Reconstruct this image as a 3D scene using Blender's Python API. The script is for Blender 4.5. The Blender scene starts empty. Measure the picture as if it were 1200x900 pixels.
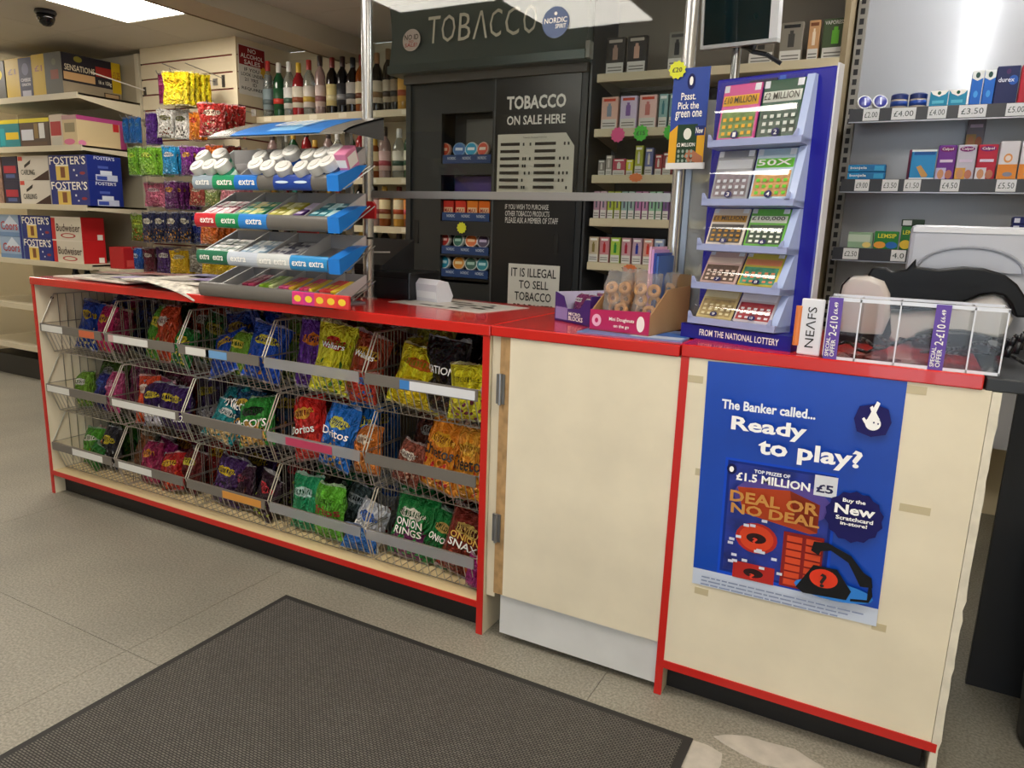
import bpy, bmesh, math, random
from mathutils import noise as mnoise
from mathutils import Vector, Matrix
random.seed(7)
SC = bpy.context.scene
COL = SC.collection
# ------------------------------------------------------------------ camera
F_PX, CAM = 857.2, Vector((1.0081, -1.7509, 1.2156))
YAW, PITCH, ROLL = -.4893, .2101, .034
fw = Vector((math.sin(YAW)*math.cos(PITCH), math.cos(YAW)*math.cos(PITCH), -math.sin(PITCH)))
rt = Vector((math.cos(YAW), -math.sin(YAW), 0)); up = rt.cross(fw)
rt, up = rt*math.cos(ROLL)+up*math.sin(ROLL), up*math.cos(ROLL)-rt*math.sin(ROLL)
cd = bpy.data.cameras.new('camera'); cam = bpy.data.objects.new('camera', cd); COL.objects.link(cam)
cd.sensor_width = 36; cd.lens = F_PX/1200*36; cd.clip_start = .02
mw = Matrix((rt, up, -fw)).transposed().to_4x4(); mw.translation = CAM; cam.matrix_world = mw
SC.camera = cam
def P(px, py, x=None, y=None, z=None):
    """photo pixel -> point in the room on the plane x=, y= or z="""
    d = fw+rt*((px-600)/F_PX)-up*((py-450)/F_PX)
    t = (x-CAM.x)/d.x if x is not None else (y-CAM.y)/d.y if y is not None else (z-CAM.z)/d.z
    return CAM+d*t
# ------------------------------------------------------------------ daylight outside, exposure
W = bpy.data.worlds.new('daylight'); SC.world = W; W.use_nodes = True
bg = W.node_tree.nodes['Background']; bg.inputs[0].default_value = (.82, .91, 1, 1); bg.inputs[1].default_value = 2.4
LED = 11.0                     # ceiling panel strength
SC.view_settings.view_transform = 'Standard'; SC.view_settings.look = 'None'
SC.view_settings.exposure = 0.72; SC.view_settings.gamma = 1; SC.view_settings.use_curve_mapping = False
# ------------------------------------------------------------------ materials
def lin(h):
    h = h.lstrip('#'); v = [int(h[i:i+2], 16)/255 for i in (0, 2, 4)]
    return tuple(c/12.92 if c <= .04045 else ((c+.055)/1.055)**2.4 for c in v)+(1,)
MC = {}
def M(h, rough=.5, metal=0, trans=0, emit=0, bump=0, bscale=60, var=0, vscale=8, spec=.5, coat=0):
    k = (h, rough, metal, trans, emit, bump, bscale, var, vscale, spec, coat)
    if k in MC: return MC[k]
    m = bpy.data.materials.new('paint_'+h.strip('#')); m.use_nodes = True; nt = m.node_tree; b = nt.nodes['Principled BSDF']
    c = lin(h); b.inputs['Base Color'].default_value = c
    b.inputs['Roughness'].default_value = rough; b.inputs['Metallic'].default_value = metal
    b.inputs['Transmission Weight'].default_value = trans; b.inputs['Coat Weight'].default_value = coat; b.inputs['Specular IOR Level'].default_value = spec
    if emit: b.inputs['Emission Color'].default_value = c; b.inputs['Emission Strength'].default_value = emit
    if bump or var:
        tc = nt.nodes.new('ShaderNodeTexCoord')
    if bump:
        n = nt.nodes.new('ShaderNodeTexNoise'); n.inputs['Scale'].default_value = bscale; n.inputs['Detail'].default_value = 4
        nt.links.new(tc.outputs['Object'], n.inputs['Vector'])
        bp = nt.nodes.new('ShaderNodeBump'); bp.inputs['Strength'].default_value = bump; bp.inputs['Distance'].default_value = .01
        nt.links.new(n.outputs['Fac'], bp.inputs['Height']); nt.links.new(bp.outputs[0], b.inputs['Normal'])
    if var:
        n = nt.nodes.new('ShaderNodeTexNoise'); n.inputs['Scale'].default_value = vscale; n.inputs['Detail'].default_value = 6
        nt.links.new(tc.outputs['Object'], n.inputs['Vector'])
        r = nt.nodes.new('ShaderNodeValToRGB'); e = r.color_ramp.elements
        e[0].position = .3; e[1].position = .7
        e[0].color = tuple(v*(1-var) for v in c[:3])+(1,); e[1].color = tuple(min(1, v*(1+var)) for v in c[:3])+(1,)
        nt.links.new(n.outputs['Fac'], r.inputs[0]); nt.links.new(r.outputs[0], b.inputs['Base Color'])
    MC[k] = m; return m
def clear(tint='#ffffff', ior=1.5, rough=.02, haze=0, bump=0, bscale=20):
    k = ('clear', tint, ior, rough, haze, bump)
    if k in MC: return MC[k]
    m = bpy.data.materials.new('clear_plastic'); m.use_nodes = True; nt = m.node_tree; nt.nodes.clear()
    o = nt.nodes.new('ShaderNodeOutputMaterial'); mx = nt.nodes.new('ShaderNodeMixShader')
    t = nt.nodes.new('ShaderNodeBsdfTransparent'); t.inputs[0].default_value = lin(tint)
    g = nt.nodes.new('ShaderNodeBsdfGlossy'); g.inputs['Roughness'].default_value = rough
    f = nt.nodes.new('ShaderNodeFresnel'); ge = nt.nodes.new('ShaderNodeNewGeometry'); mr = nt.nodes.new('ShaderNodeMapRange')
    mr.inputs['To Min'].default_value = ior; mr.inputs['To Max'].default_value = 1/ior        # same Fresnel on both faces of the sheet
    nt.links.new(ge.outputs['Backfacing'], mr.inputs['Value']); nt.links.new(mr.outputs[0], f.inputs[0])
    nt.links.new(f.outputs[0], mx.inputs[0]); nt.links.new(t.outputs[0], mx.inputs[1]); nt.links.new(g.outputs[0], mx.inputs[2])
    last = mx
    if bump:
        n = nt.nodes.new('ShaderNodeTexNoise'); n.inputs['Scale'].default_value = bscale; n.inputs['Detail'].default_value = 5
        tc = nt.nodes.new('ShaderNodeTexCoord'); nt.links.new(tc.outputs['Object'], n.inputs['Vector'])
        bp = nt.nodes.new('ShaderNodeBump'); bp.inputs['Strength'].default_value = bump; bp.inputs['Distance'].default_value = .02
        nt.links.new(n.outputs['Fac'], bp.inputs['Height'])
        for s in (f, g): nt.links.new(bp.outputs[0], s.inputs['Normal'])
    if haze:
        d = nt.nodes.new('ShaderNodeBsdfDiffuse'); d.inputs[0].default_value = lin('#e4e6ea'); m2 = nt.nodes.new('ShaderNodeMixShader')
        m2.inputs[0].default_value = haze; nt.links.new(mx.outputs[0], m2.inputs[1]); nt.links.new(d.outputs[0], m2.inputs[2]); last = m2
    nt.links.new(last.outputs[0], o.inputs[0]); MC[k] = m; return m
class N:                                         # tiny node helper
    def __init__(s, name):
        s.m = bpy.data.materials.new(name); s.m.use_nodes = True; s.t = s.m.node_tree; s.b = s.t.nodes['Principled BSDF']
    def n(s, typ, **kw):
        x = s.t.nodes.new('ShaderNode'+typ)
        for k, v in kw.items():
            if k in x.inputs: x.inputs[k].default_value = v
            else: setattr(x, k, v)
        return x
    def l(s, a, b): s.t.links.new(a, b)
    def math(s, op, a, b=0.0):
        x = s.n('Math', operation=op)
        for i, v in enumerate((a, b)):
            if hasattr(v, 'links'): s.l(v, x.inputs[i])
            else: x.inputs[i].default_value = v
        return x.outputs[0]
    def mix(s, f, a, b):
        x = s.n('Mix', data_type='RGBA')
        for i, v in ((0, f), (6, a), (7, b)):
            if hasattr(v, 'links'): s.l(v, x.inputs[i])
            else: x.inputs[i].default_value = v
        return x.outputs[2]
def bagmat(base, logo, pic, pic2, seed=0):
    """printed foil: base colour, a logo patch high up, a picture of food low down"""
    k = ('bag', base, logo, pic, pic2)
    if k in MC: return MC[k]
    g = N('printed_foil'); tc = g.n('TexCoord'); sp = g.n('SeparateXYZ'); g.l(tc.outputs['Object'], sp.inputs[0])
    x, z = sp.outputs[0], sp.outputs[2]
    n1 = g.n('TexNoise', Scale=5.0+seed % 3, Detail=3.0); mp = g.n('Mapping'); mp.inputs['Location'].default_value = (seed*1.7, seed, seed*.6)
    g.l(tc.outputs['Object'], mp.inputs[0]); g.l(mp.outputs[0], n1.inputs['Vector'])
    nz = g.math('SUBTRACT', n1.outputs['Fac'], .5)
    vo = g.n('TexVoronoi', Scale=7.0); g.l(mp.outputs[0], vo.inputs['Vector'])
    pm = g.math('LESS_THAN', g.math('ADD', z, g.math('MULTIPLY', nz, .7)), .42)
    px = g.math('LESS_THAN', g.math('ABSOLUTE', g.math('ADD', x, g.math('MULTIPLY', nz, .5))), .37)
    pcol = g.mix(g.math('GREATER_THAN', vo.outputs['Distance'], .36), lin(pic), lin(pic2))
    wv = g.n('TexWave', Scale=1.6, Distortion=5.0); g.l(mp.outputs[0], wv.inputs['Vector'])
    swirl = g.math('MULTIPLY', g.math('GREATER_THAN', wv.outputs['Fac'], .72), .55)
    bcol = g.mix(swirl, lin(base), tuple(min(1, c*1.7+.02) for c in lin(base)[:3])+(1,))
    col = g.mix(g.math('MULTIPLY', pm, px), bcol, pcol)
    ex = g.math('POWER', g.math('ABSOLUTE', g.math('DIVIDE', x, .30)), 2.0)
    ez = g.math('POWER', g.math('ABSOLUTE', g.math('DIVIDE', g.math('SUBTRACT', z, .70), .085)), 2.0)
    lm = g.math('LESS_THAN', g.math('ADD', g.math('ADD', ex, ez), g.math('MULTIPLY', nz, 2.6)), 1.0)
    w2 = g.n('TexWave', Scale=5.5, Distortion=7.0); w2.inputs['Detail Scale'].default_value = 2.5; g.l(mp.outputs[0], w2.inputs['Vector'])
    band = g.math('LESS_THAN', g.math('ABSOLUTE', g.math('SUBTRACT', z, .70)), .045)
    mark = g.math('MULTIPLY', band, g.math('GREATER_THAN', w2.outputs['Fac'], .5))
    col = g.mix(lm, col, g.mix(mark, lin(logo), tuple(c*.35 for c in lin(base)[:3])+(1,)))
    rib = g.math('GREATER_THAN', g.math('ABSOLUTE', g.math('SUBTRACT', z, .5)), .465)
    col = g.mix(g.math('MULTIPLY', rib, .45), col, lin('#d8d8d8'))
    g.l(col, g.b.inputs['Base Color']); g.b.inputs['Roughness'].default_value = .21
    n2 = g.n('TexNoise', Scale=4.5, Detail=2.5, Distortion=1.6); g.l(mp.outputs[0], n2.inputs['Vector'])
    bp = g.n('Bump', Strength=.8, Distance=.16); g.l(n2.outputs['Fac'], bp.inputs['Height']); g.l(bp.outputs[0], g.b.inputs['Normal'])
    MC[k] = g.m; return g.m
# ------------------------------------------------------------------ mesh helpers
class B:
    def __init__(s): s.v = []; s.f = []; s.i = []; s.mt = []; s.T = Matrix()
    def mi(s, m):
        if m not in s.mt: s.mt.append(m)
        return s.mt.index(m)
    def add(s, vs, fs, m):
        o = len(s.v); s.v += [tuple(s.T @ Vector(p)) for p in vs]; k = s.mi(m)
        for f in fs: s.f.append(tuple(o+q for q in f)); s.i.append(k)
    def box(s, x0, y0, z0, x1, y1, z1, m):
        x0, x1 = sorted((x0, x1)); y0, y1 = sorted((y0, y1)); z0, z1 = sorted((z0, z1))
        s.add([(x, y, z) for z in (z0, z1) for y in (y0, y1) for x in (x0, x1)],
              [(0, 2, 3, 1), (4, 5, 7, 6), (0, 1, 5, 4), (2, 6, 7, 3), (0, 4, 6, 2), (1, 3, 7, 5)], m); return s
    def cbox(s, x0, y0, z0, x1, y1, z1, m, c=.004):        # box with chamfered edges
        bm = bmesh.new(); bmesh.ops.create_cube(bm, size=1)
        for v in bm.verts: v.co = Vector(((x0+x1)/2+v.co.x*(x1-x0), (y0+y1)/2+v.co.y*(y1-y0), (z0+z1)/2+v.co.z*(z1-z0)))
        bmesh.ops.bevel(bm, geom=bm.edges[:], offset=c, segments=2, affect='EDGES', profile=.5)
        bm.verts.index_update(); s.add([v.co[:] for v in bm.verts], [[v.index for v in f.verts] for f in bm.faces], m); bm.free(); return s
    def bar(s, p, q, r, m, n=5):
        p, q = Vector(p), Vector(q); d = (q-p).normalized(); a = d.orthogonal().normalized(); b = d.cross(a)
        vs = []
        for c in (p, q):
            for k in range(n):
                t = 2*math.pi*k/n; vs.append(c+a*(r*math.cos(t))+b*(r*math.sin(t)))
        s.add(vs, [(k, (k+1) % n, n+(k+1) % n, n+k) for k in range(n)]+[tuple(range(n))[::-1], tuple(range(n, 2*n))], m); return s
    def tube(s, pts, r, m, n=6):
        for a, b in zip(pts, pts[1:]): s.bar(a, b, r, m, n)
        return s
    def lathe(s, prof, m, n=14, c=(0, 0, 0)):
        vs = []; fs = []
        for r, z in prof:
            for k in range(n): t = 2*math.pi*k/n; vs.append((c[0]+r*math.cos(t), c[1]+r*math.sin(t), c[2]+z))
        for j in range(len(prof)-1):
            for k in range(n): fs.append((j*n+k, j*n+(k+1) % n, (j+1)*n+(k+1) % n, (j+1)*n+k))
        fs += [tuple(range(n))[::-1], tuple((len(prof)-1)*n+k for k in range(n))]
        s.add(vs, fs, m); return s
    def quad(s, pts, m): s.add(pts, [tuple(range(len(pts)))], m); return s
    def prism(s, poly, a, b, m, axis='y'):                 # poly in (x,z) extruded along y, or (x,y) along z, or (y,z) along x
        f = {'y': lambda p, t: (p[0], t, p[1]), 'z': lambda p, t: (p[0], p[1], t), 'x': lambda p, t: (t, p[0], p[1])}[axis]
        n = len(poly); s.add([f(p, a) for p in poly]+[f(p, b) for p in poly],
            [tuple(range(n)), tuple(range(2*n-1, n-1, -1))]+[(k, n+k, n+(k+1) % n, (k+1) % n) for k in range(n)], m); return s
    def mesh(s, name, smooth=False):
        me = bpy.data.meshes.new(name); me.from_pydata(s.v, [], s.f)
        for m in s.mt: me.materials.append(m)
        for p, k in zip(me.polygons, s.i): p.material_index = k
        bm = bmesh.new(); bm.from_mesh(me); bmesh.ops.recalc_face_normals(bm, faces=bm.faces); bm.to_mesh(me); bm.free()
        if smooth: me.shade_smooth() if smooth is True else me.set_sharp_from_angle(angle=smooth)
        return me
    def build(s, name, parent=None, smooth=False, loc=(0, 0, 0), rot=(0, 0, 0)):
        o = ob(name, s.mesh(name, smooth), parent, loc, rot)
        if smooth and smooth is not True:
            o.data.shade_smooth(); o.data.set_sharp_from_angle(angle=smooth)
        return o
def ob(name, me, parent=None, loc=(0, 0, 0), rot=(0, 0, 0), scale=(1, 1, 1)):
    o = bpy.data.objects.new(name, me); COL.objects.link(o); o.parent = parent
    o.location = loc; o.rotation_euler = rot; o.scale = scale; return o
def tag(o, label, cat, group=None):
    o['label'] = label; o['category'] = cat
    if group: o['group'] = group
    return o
def thing(name, label, cat, loc=(0, 0, 0), rz=0, group=None):
    return tag(ob(name, None, None, loc, (0, 0, rz)), label, cat, group)
def struct(o): o['kind'] = 'structure'; return o
# lettering is collected here and turned into meshes in one go at the end
TX = []
def text(parent, s, o, u, v, col, off=.0008, surf=None, name='lettering', bold=.012):
    """string s stretched over the rectangle with corner o and sides u, v (parent space)"""
    TX.append((parent, s, Vector(o), Vector(u), Vector(v), col, off, surf, name, bold))
def face(fc, w, d, h):
    return {'F': ((-w/2, -d/2, 0), (w, 0, 0), (0, 0, h)), 'R': ((w/2, -d/2, 0), (0, d, 0), (0, 0, h)),
            'L': ((-w/2, d/2, 0), (0, -d, 0), (0, 0, h)), 'T': ((-w/2, -d/2, h), (w, 0, 0), (0, d, 0)),
            'B': ((w/2, d/2, 0), (-w, 0, 0), (0, 0, h))}[fc]
def decals(parent, frame, panels, texts, name='printed_panel', bold=.012):
    o, u, v = (Vector(q) for q in frame); n = u.cross(v).normalized(); b = B()
    for k, p in enumerate(panels):
        m = p[4] if not isinstance(p[4], str) else M(p[4], .55, spec=.3); e = n*(.0005+.0002*k)
        if len(p) > 5 and p[5] == 'o':                    # ellipse
            c = o+u*(p[0]+p[2])/2+v*(p[1]+p[3])/2+e
            b.quad([c+u*((p[2]-p[0])/2*math.cos(t*.3142))+v*((p[3]-p[1])/2*math.sin(t*.3142)) for t in range(20)], m)
        elif len(p) > 5:                                  # polygon, fractions
            b.quad([o+u*x+v*y+e for x, y in p[5]], m)
        else: b.quad([o+u*p[0]+v*p[1]+e, o+u*p[2]+v*p[1]+e, o+u*p[2]+v*p[3]+e, o+u*p[0]+v*p[3]+e], m)
    if panels and len(panels) <= 3:
        for k in range(len(b.f)):
            o2 = B(); o2.add([b.v[i] for i in b.f[k]], [tuple(range(len(b.f[k])))], b.mt[b.i[k]]); o2.build(name, parent)
    elif panels: b.build(name, parent)
    for t in texts: text(parent, t[0], o+u*t[1]+v*t[2], u*(t[3]-t[1]), v*(t[4]-t[2]), t[5], .001+.0002*len(panels), bold=bold)
def carton(name, label, cat, loc, rz, w, d, h, col, panels=(), texts=(), group=None, rough=.5, rot=None):
    """a printed box: base centre at loc; panels / texts are (face, ...) in fractions of that face"""
    b = B().cbox(-w/2, -d/2, 0, w/2, d/2, h, M(col, rough, spec=.35), min(.003, w*.06)); o = b.build(name, None, False, loc, rot or (0, 0, rz)); tag(o, label, cat, group)
    for fc in 'FRLTB':
        pp = [p[1:] for p in panels if p[0] == fc]; tt = [t[1:] for t in texts if t[0] == fc]
        if pp or tt: decals(o, face(fc, w, d, h), pp, tt)
    return o
ORD = 'first second third fourth fifth sixth seventh eighth ninth tenth eleventh twelfth thirteenth fourteenth fifteenth sixteenth'.split()
# ------------------------------------------------------------------ the room
CEIL, YB = 2.3, 2.1
cream = M('#d9ccae', .5, bump=.05, bscale=40); wallc = M('#d6c9a9', .6)
def floor_mat():
    g = N('speckled_floor'); tc = g.n('TexCoord')
    n = g.n('TexNoise', Scale=150.0, Detail=5.0); n2 = g.n('TexNoise', Scale=1.6, Detail=5.0); n3 = g.n('TexVoronoi', Scale=210.0)
    for q in (n, n2, n3): g.l(tc.outputs['Object'], q.inputs['Vector'])
    r = g.n('ValToRGB'); e = r.color_ramp.elements; e[0].position = .38; e[1].position = .62
    e[0].color = lin('#7f7b71'); e[1].color = lin('#9f9b90'); g.l(n.outputs['Fac'], r.inputs[0])
    c = g.mix(g.math('MULTIPLY', g.math('LESS_THAN', n3.outputs['Distance'], .16), .35), r.outputs[0], lin('#4a463f'))
    r2 = g.n('ValToRGB'); e = r2.color_ramp.elements; e[0].position = .35; e[1].position = .65
    e[0].color = (.78, .78, .76, 1); e[1].color = (1.05, 1.04, 1, 1); g.l(n2.outputs['Fac'], r2.inputs[0])
    mx = g.n('Mix', data_type='RGBA', blend_type='MULTIPLY'); mx.inputs[0].default_value = 1
    g.l(c, mx.inputs[6]); g.l(r2.outputs[0], mx.inputs[7]); g.l(mx.outputs[2], g.b.inputs['Base Color'])
    g.b.inputs['Roughness'].default_value = .42
    bp = g.n('Bump', Strength=.12, Distance=.004); g.l(n.outputs['Fac'], bp.inputs['Height']); g.l(bp.outputs[0], g.b.inputs['Normal'])
    return g.m
FL = floor_mat()
b = B(); b.box(-6, -4.2, -.1, 2.4, YB, -.004, M('#3c3934', .8)); floor = struct(b.build('floor'))
TS = 1.22
SX, SYY = 0.33, -4.2
k = 0
for i in range(-5, 3):
    for j in range(2):
        x0, y0 = .40+i*TS, -4.2+j*3.6
        x1, y1 = min(x0+TS-.0016, 2.4), min(y0+3.6-.0016, YB); x0 = max(x0, -6); y0 = max(y0, -4.2)
        if x1 > x0 and y1 > y0: B().box(x0, y0, -.004, x1, y1, 0, FL).build('floor_slab', floor)
# chipped screed by the right-hand counter foot
b = B(); rr = random.Random(4); c0 = P(905, 884, z=0)
poly = [(c0.x+.11*math.cos(t*.42)*(1+.35*rr.random()), c0.y+.035*math.sin(t*.42)*(1+.5*rr.random())) for t in range(15)]
b.prism(poly, 0, .0015, M('#b7b1a6', .6, var=.12, vscale=25), 'z'); b.build('worn_patch', floor)
c0 = P(818, 888, z=0)
poly = [(c0.x+.045*math.cos(t*.7)*(1+.4*rr.random()), c0.y+.05*math.sin(t*.7)*(1+.4*rr.random())) for t in range(9)]
B().prism(poly, 0, .0013, M('#b7b1a6', .6, var=.12, vscale=25), 'z').build('worn_patch', floor)

# ceiling: slab with square tiles hung below it, lit panels among them
tile_m = M('#cbc5ba', .8, bump=.1, bscale=90); seam = M('#77716a', .8)
ceiling = struct(B().box(-6, -4.2, CEIL+.012, 2.4, YB, CEIL+.1, seam).build('ceiling'))
panels = []
def tiles(x0, x1, ox, oy, lights):
    i0, i1 = math.floor((x0-ox)/.6), math.ceil((x1-ox)/.6)
    j0, j1 = math.floor((-4.2-oy)/.6), math.ceil((YB-oy)/.6)
    for i in range(i0, i1):
        for j in range(j0, j1):
            a, c = max(ox+i*.6, x0)+.0015, min(ox+i*.6+.6, x1)-.0015; p, q = max(oy+j*.6, -4.2)+.0015, min(oy+j*.6+.6, YB)-.0015
            if c-a < .03 or q-p < .03: continue
            if (i, j) in lights: panels.append((ox+i*.6+.3, oy+j*.6+.3)); continue
            B().box(a, p, CEIL, c, q, CEIL+.012, tile_m).build('ceiling_tile', ceiling)
tiles(-6, -2.30, -3.155, .595, {(0, 0), (-4, -3), (-4, -6), (-4, 0)})  # only the near panel is seen; the far ones are added for room light
tiles(-2.08, 2.4, -1.53, -.95, {(0, 0), (1, -1), (4, 0), (5, -3)})  # reflected pair first; the rest are unseen, added for room light
tr = struct(B().box(-2.30, -4.2, 2.20, -2.08, YB, CEIL+.012, M('#b8ad97', .6)).build('trim_1'))
B().box(-2.303, -4.2, 2.195, -2.296, YB, 2.21, M('#8d7f63', .6)).build('edge_bead', tr)
pl_txt = ['square white lit ceiling panel above the shelves on the left', 'square lit ceiling panel over the staff side']
for k, (x, y) in enumerate(panels):
    t = thing('ceiling_light', 'square white lit ceiling panel at the top left, beside the dark dome' if y > .5 and -3.2 < x < -2.5 else f'square lit ceiling panel out of view, {ORD[k]} of the ceiling rows', 'light', (x, y, CEIL), 0, 'square lit ceiling panels')
    B().box(-.298, -.298, .002, .298, .298, .012, M('#dddddd', .5)).build('frame', t)
    B().box(-.285, -.285, -.001, .285, .285, .004, M('#fff6e9', .5, emit=LED)).build('diffuser', t)
t = thing('batten_light', 'slim tube light on the ceiling over the staff side, out of view', 'light', (1.13, 1.1, CEIL))  # unseen tube, added so its reflection streaks the medicine shelving
B().box(-.05, -.6, -.03, .05, .6, 0, M('#dcdcdc', .5)).build('housing', t)
B().bar((0, -.58, -.045), (0, .58, -.045), .018, M('#fbfaf6', .5, emit=26), 12).build('tube', t)
c0 = P(53, 12, z=CEIL)
t = thing('dome_camera', 'black dome security camera fixed under the ceiling', 'camera', c0)
B().lathe([(.05, 0), (.055, -.012), (.05, -.022)], M('#17171a', .4), 20).build('mount', t, .8)
B().lathe([(.046, -.022), (.044, -.045), (.034, -.068), (.018, -.08), (.002, -.083)], M('#060608', .08), 20).build('dome', t, True)

# walls
struct(B().box(-6, YB, 0, 2.4, YB+.1, CEIL, wallc).build('wall_back'))
struct(B().box(-6.1, -4.2, 0, -6, YB, CEIL, wallc).build('wall_left'))
struct(B().box(2.4, -4.2, 0, 2.5, YB, CEIL, wallc).build('wall_right'))
wf = B()
for a in ((-6, 0, -.75, CEIL), (-.75, 0, .8, .45), (-.75, 2.15, 1.65, CEIL), (.75, .45, .8, 2.15), (1.65, 0, 2.4, CEIL)):
    wf.box(a[0], -4.3, a[1], a[2], -4.2, a[3], wallc)
struct(wf.build('wall_front'))
fr = M('#4a4d50', .4)
for nm, x0, x1, z0, z1, nn in (('window_1', -.75, .75, .45, 2.15, 2), ('door_1', .8, 1.65, 0, 2.15, 2)):
    t = struct(ob(nm, None, None, (x0, -4.25, z0))); w, h = x1-x0, z1-z0; f = B()
    for k in range(nn+1): f.box(w*k/nn-.03, -.04, 0, w*k/nn+.03, .04, h, fr)
    f.box(0, -.04, 0, w, .04, .06, fr); f.box(0, -.04, h-.06, w, .04, h, fr); f.build('frame', t)
    for k in range(nn): B().box(w*k/nn+.03, -.004, .06, w*(k+1)/nn-.03, .004, h-.06, clear()).build('pane', t)

# slatted wall for hanging bags, its return and the red grooves
XS0, XS1, YS = -3.70, -2.80, 1.65
ws = struct(B().box(XS0, YS+.012, 0, XS1, YS+.06, CEIL, M('#7a1f24', .5)).build('wall_slatted'))
z = 2.2; zs = [2.3]
while z > .3: zs.append(z); z -= .098
for a, c in zip(zs, zs[1:]):
    B().box(XS0, YS, c+.005, XS1, YS+.012, a-.005 if a < 2.3 else a, cream).build('slat_board', ws)
wr = struct(B().box(XS1-.02, YS, 0, XS1, YB, CEIL, M('#7a1f24', .5)).build('wall_return'))
for a, c in zip(zs, zs[1:]):
    B().box(XS1, YS-.004, c+.005, XS1+.012, YB, a-.005 if a < 2.3 else a, cream).build('slat_board', wr)
B().box(XS1-.02, YS-.008, 0, XS1+.014, YS-.002, CEIL, cream).build('corner_strip', wr)
# ------------------------------------------------------------------ counters
H = .95
red = M('#c8201c', .22, var=.06, vscale=3, coat=.3); redge = M('#c3221c', .3)
ply = M('#b08d5f', .6, var=.25, vscale=30); creamp = M('#e4dac2', .45, var=.07, vscale=5); kick = M('#141314', .5)
crm2 = M('#ddd3ba', .5)
XL = -2.216
t = thing('snack_counter', 'long counter with red edging holding wire baskets of crisps', 'counter', (XL, 0, 0)); D = .56; L = -XL
B().cbox(-.002, -.004, H-.031, L+.004, D, H, red, .003).build('countertop', t)
b = B(); b.box(0, .004, 0, .018, D, H-.031, crm2); b.build('end_panel', t)
B().box(0, 0, 0, .018, .004, H-.031, redge).build('edge_strip', t)
B().box(L-.018, .004, 0, L, D, H-.031, crm2).build('end_panel', t)
B().box(L-.021, 0, 0, L, .004, H-.031, redge).build('edge_strip', t)
B().box(.018, .003, .088, L-.018, D-.02, .106, M('#dcc79a', .5)).build('base_board', t)
B().box(.018, -.001, .087, L-.021, .003, .107, redge).build('edge_strip', t)
B().box(.018, .05, 0, L-.018, .066, .088, kick).build('kickboard', t)
B().box(.018, D-.02, .088, L-.018, D, H-.031, M('#cfc3a8', .6)).build('back_panel', t)
B().lathe([(.006, 0), (.006, .004)], M('#222222', .5), 8).build('screw_cap', t, loc=(.018, .07, .86), rot=(0, 1.57, 0))

t = thing('counter_flap', 'cream hinged counter door with red top and white kick plate', 'counter', (0, 0, 0))
B().cbox(.006, -.004, H-.029, .537, D, H, red, .003).build('countertop', t)
B().box(.002, .016, .13, .032, .05, H-.03, crm2).build('hinge_post', t)
B().box(.030, .012, .145, .046, .045, H-.03, ply).build('hinge_batten', t)
B().box(.050, .004, .15, .066, .04, H-.03, ply).build('door_edge', t)
pn = B().box(.066, .002, .150, .541, .03, H-.03, creamp).build('door_panel', t)
B().box(.055, .012, .022, .541, .03, .152, M('#cfd0d0', .4, var=.06)).build('kick_plate', t)
for zz in (.73, .315):
    hg = B().box(.026, .0, zz, .052, .006, zz+.085, M('#8d8f92', .35, .8)).build('hinge', t)
    B().bar((.039, -.002, zz-.002), (.039, -.002, zz+.087), .005, M('#9a9c9f', .3, .9), 8).build('hinge_pin', hg)

XA, XR = .543, 1.205
t = thing('lottery_counter', 'cream counter with red edging carrying the blue lottery poster', 'counter', (XA, 0, 0)); w = XR-XA
B().cbox(-.001, -.005, H-.027, 1.168-XA, D, H+.004, red, .003).build('countertop', t)
B().box(0, .003, 0, .018, D, H-.027, crm2).build('end_panel', t)
B().box(-.001, -.002, 0, .019, .003, H-.027, redge).build('edge_strip', t)
B().box(.019, .0, .105, w-.02, .018, H-.027, creamp).build('front_panel', t)
B().box(.019, -.003, .083, w-.008, .02, .105, redge).build('edge_strip', t)
B().box(.019, .05, 0, w-.03, .066, .083, kick).build('kickboard', t)
rg = random.Random(3); pts = [(w-.02, 0)]; n = 40       # chipped right-hand edge
edge = [(w-.003+rg.uniform(-.0025, .0025)*(1 if rg.random() < .5 else .2), .921*k/n) for k in range(n+1)]
B().prism([(w-.019, 0)]+edge+[(w-.019, .921)], -.002, .022, M('#d9d3c2', .7, var=.12, vscale=25)).build('raw_edge', t)
B().box(w-.018, .022, 0, w-.004, D, .92, M('#cfc5ab', .6)).build('end_panel', t)
B().box(.019, D-.018, .083, w-.02, D, .92, crm2).build('back_panel', t)
for px, py, a in ((812, 444, .05), (829, 555, .06), (822, 693, .035), (1072, 457, .045), (1072, 597, .06), (1030, 735, .03)):
    q = P(px, py, y=0); B().box(q.x-XA-a/2, -.0006, q.z-.009, q.x-XA+a/2, 0, q.z+.009, M('#c4b795', .35)).build('tape_mark', t)
t = thing('staff_worktop', 'dark grey worktop joining the right end of the lottery counter', 'worktop', (1.172, 0, 0))
B().cbox(0, .0, H-.028, .75, D, H, M('#26292d', .4), .003).build('worktop', t)
B().box(.70, .02, 0, .72, D-.02, H-.028, M('#2a2b2d', .6)).build('end_panel', t)
B().box(.12, D-.06, 0, .70, D-.04, H-.028, M('#1c1d20', .5)).build('back_panel', t)

# dark bin and boxes in the gap past the counter end
t = thing('waste_bin', 'black plastic bin in the gap right of the lottery counter', 'bin', (1.52, .30, 0))
B().lathe([(.12, 0), (.13, .02), (.155, .46), (.16, .47), (.15, .47), (.13, .06), (0.01, .03)], M('#16181b', .35), 20).build('bucket', t, .6)
B().lathe([(.16, .455), (.168, .46), (.168, .48), (.155, .485)], M('#1d2024', .3), 20).build('rim', t, .6)

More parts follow.
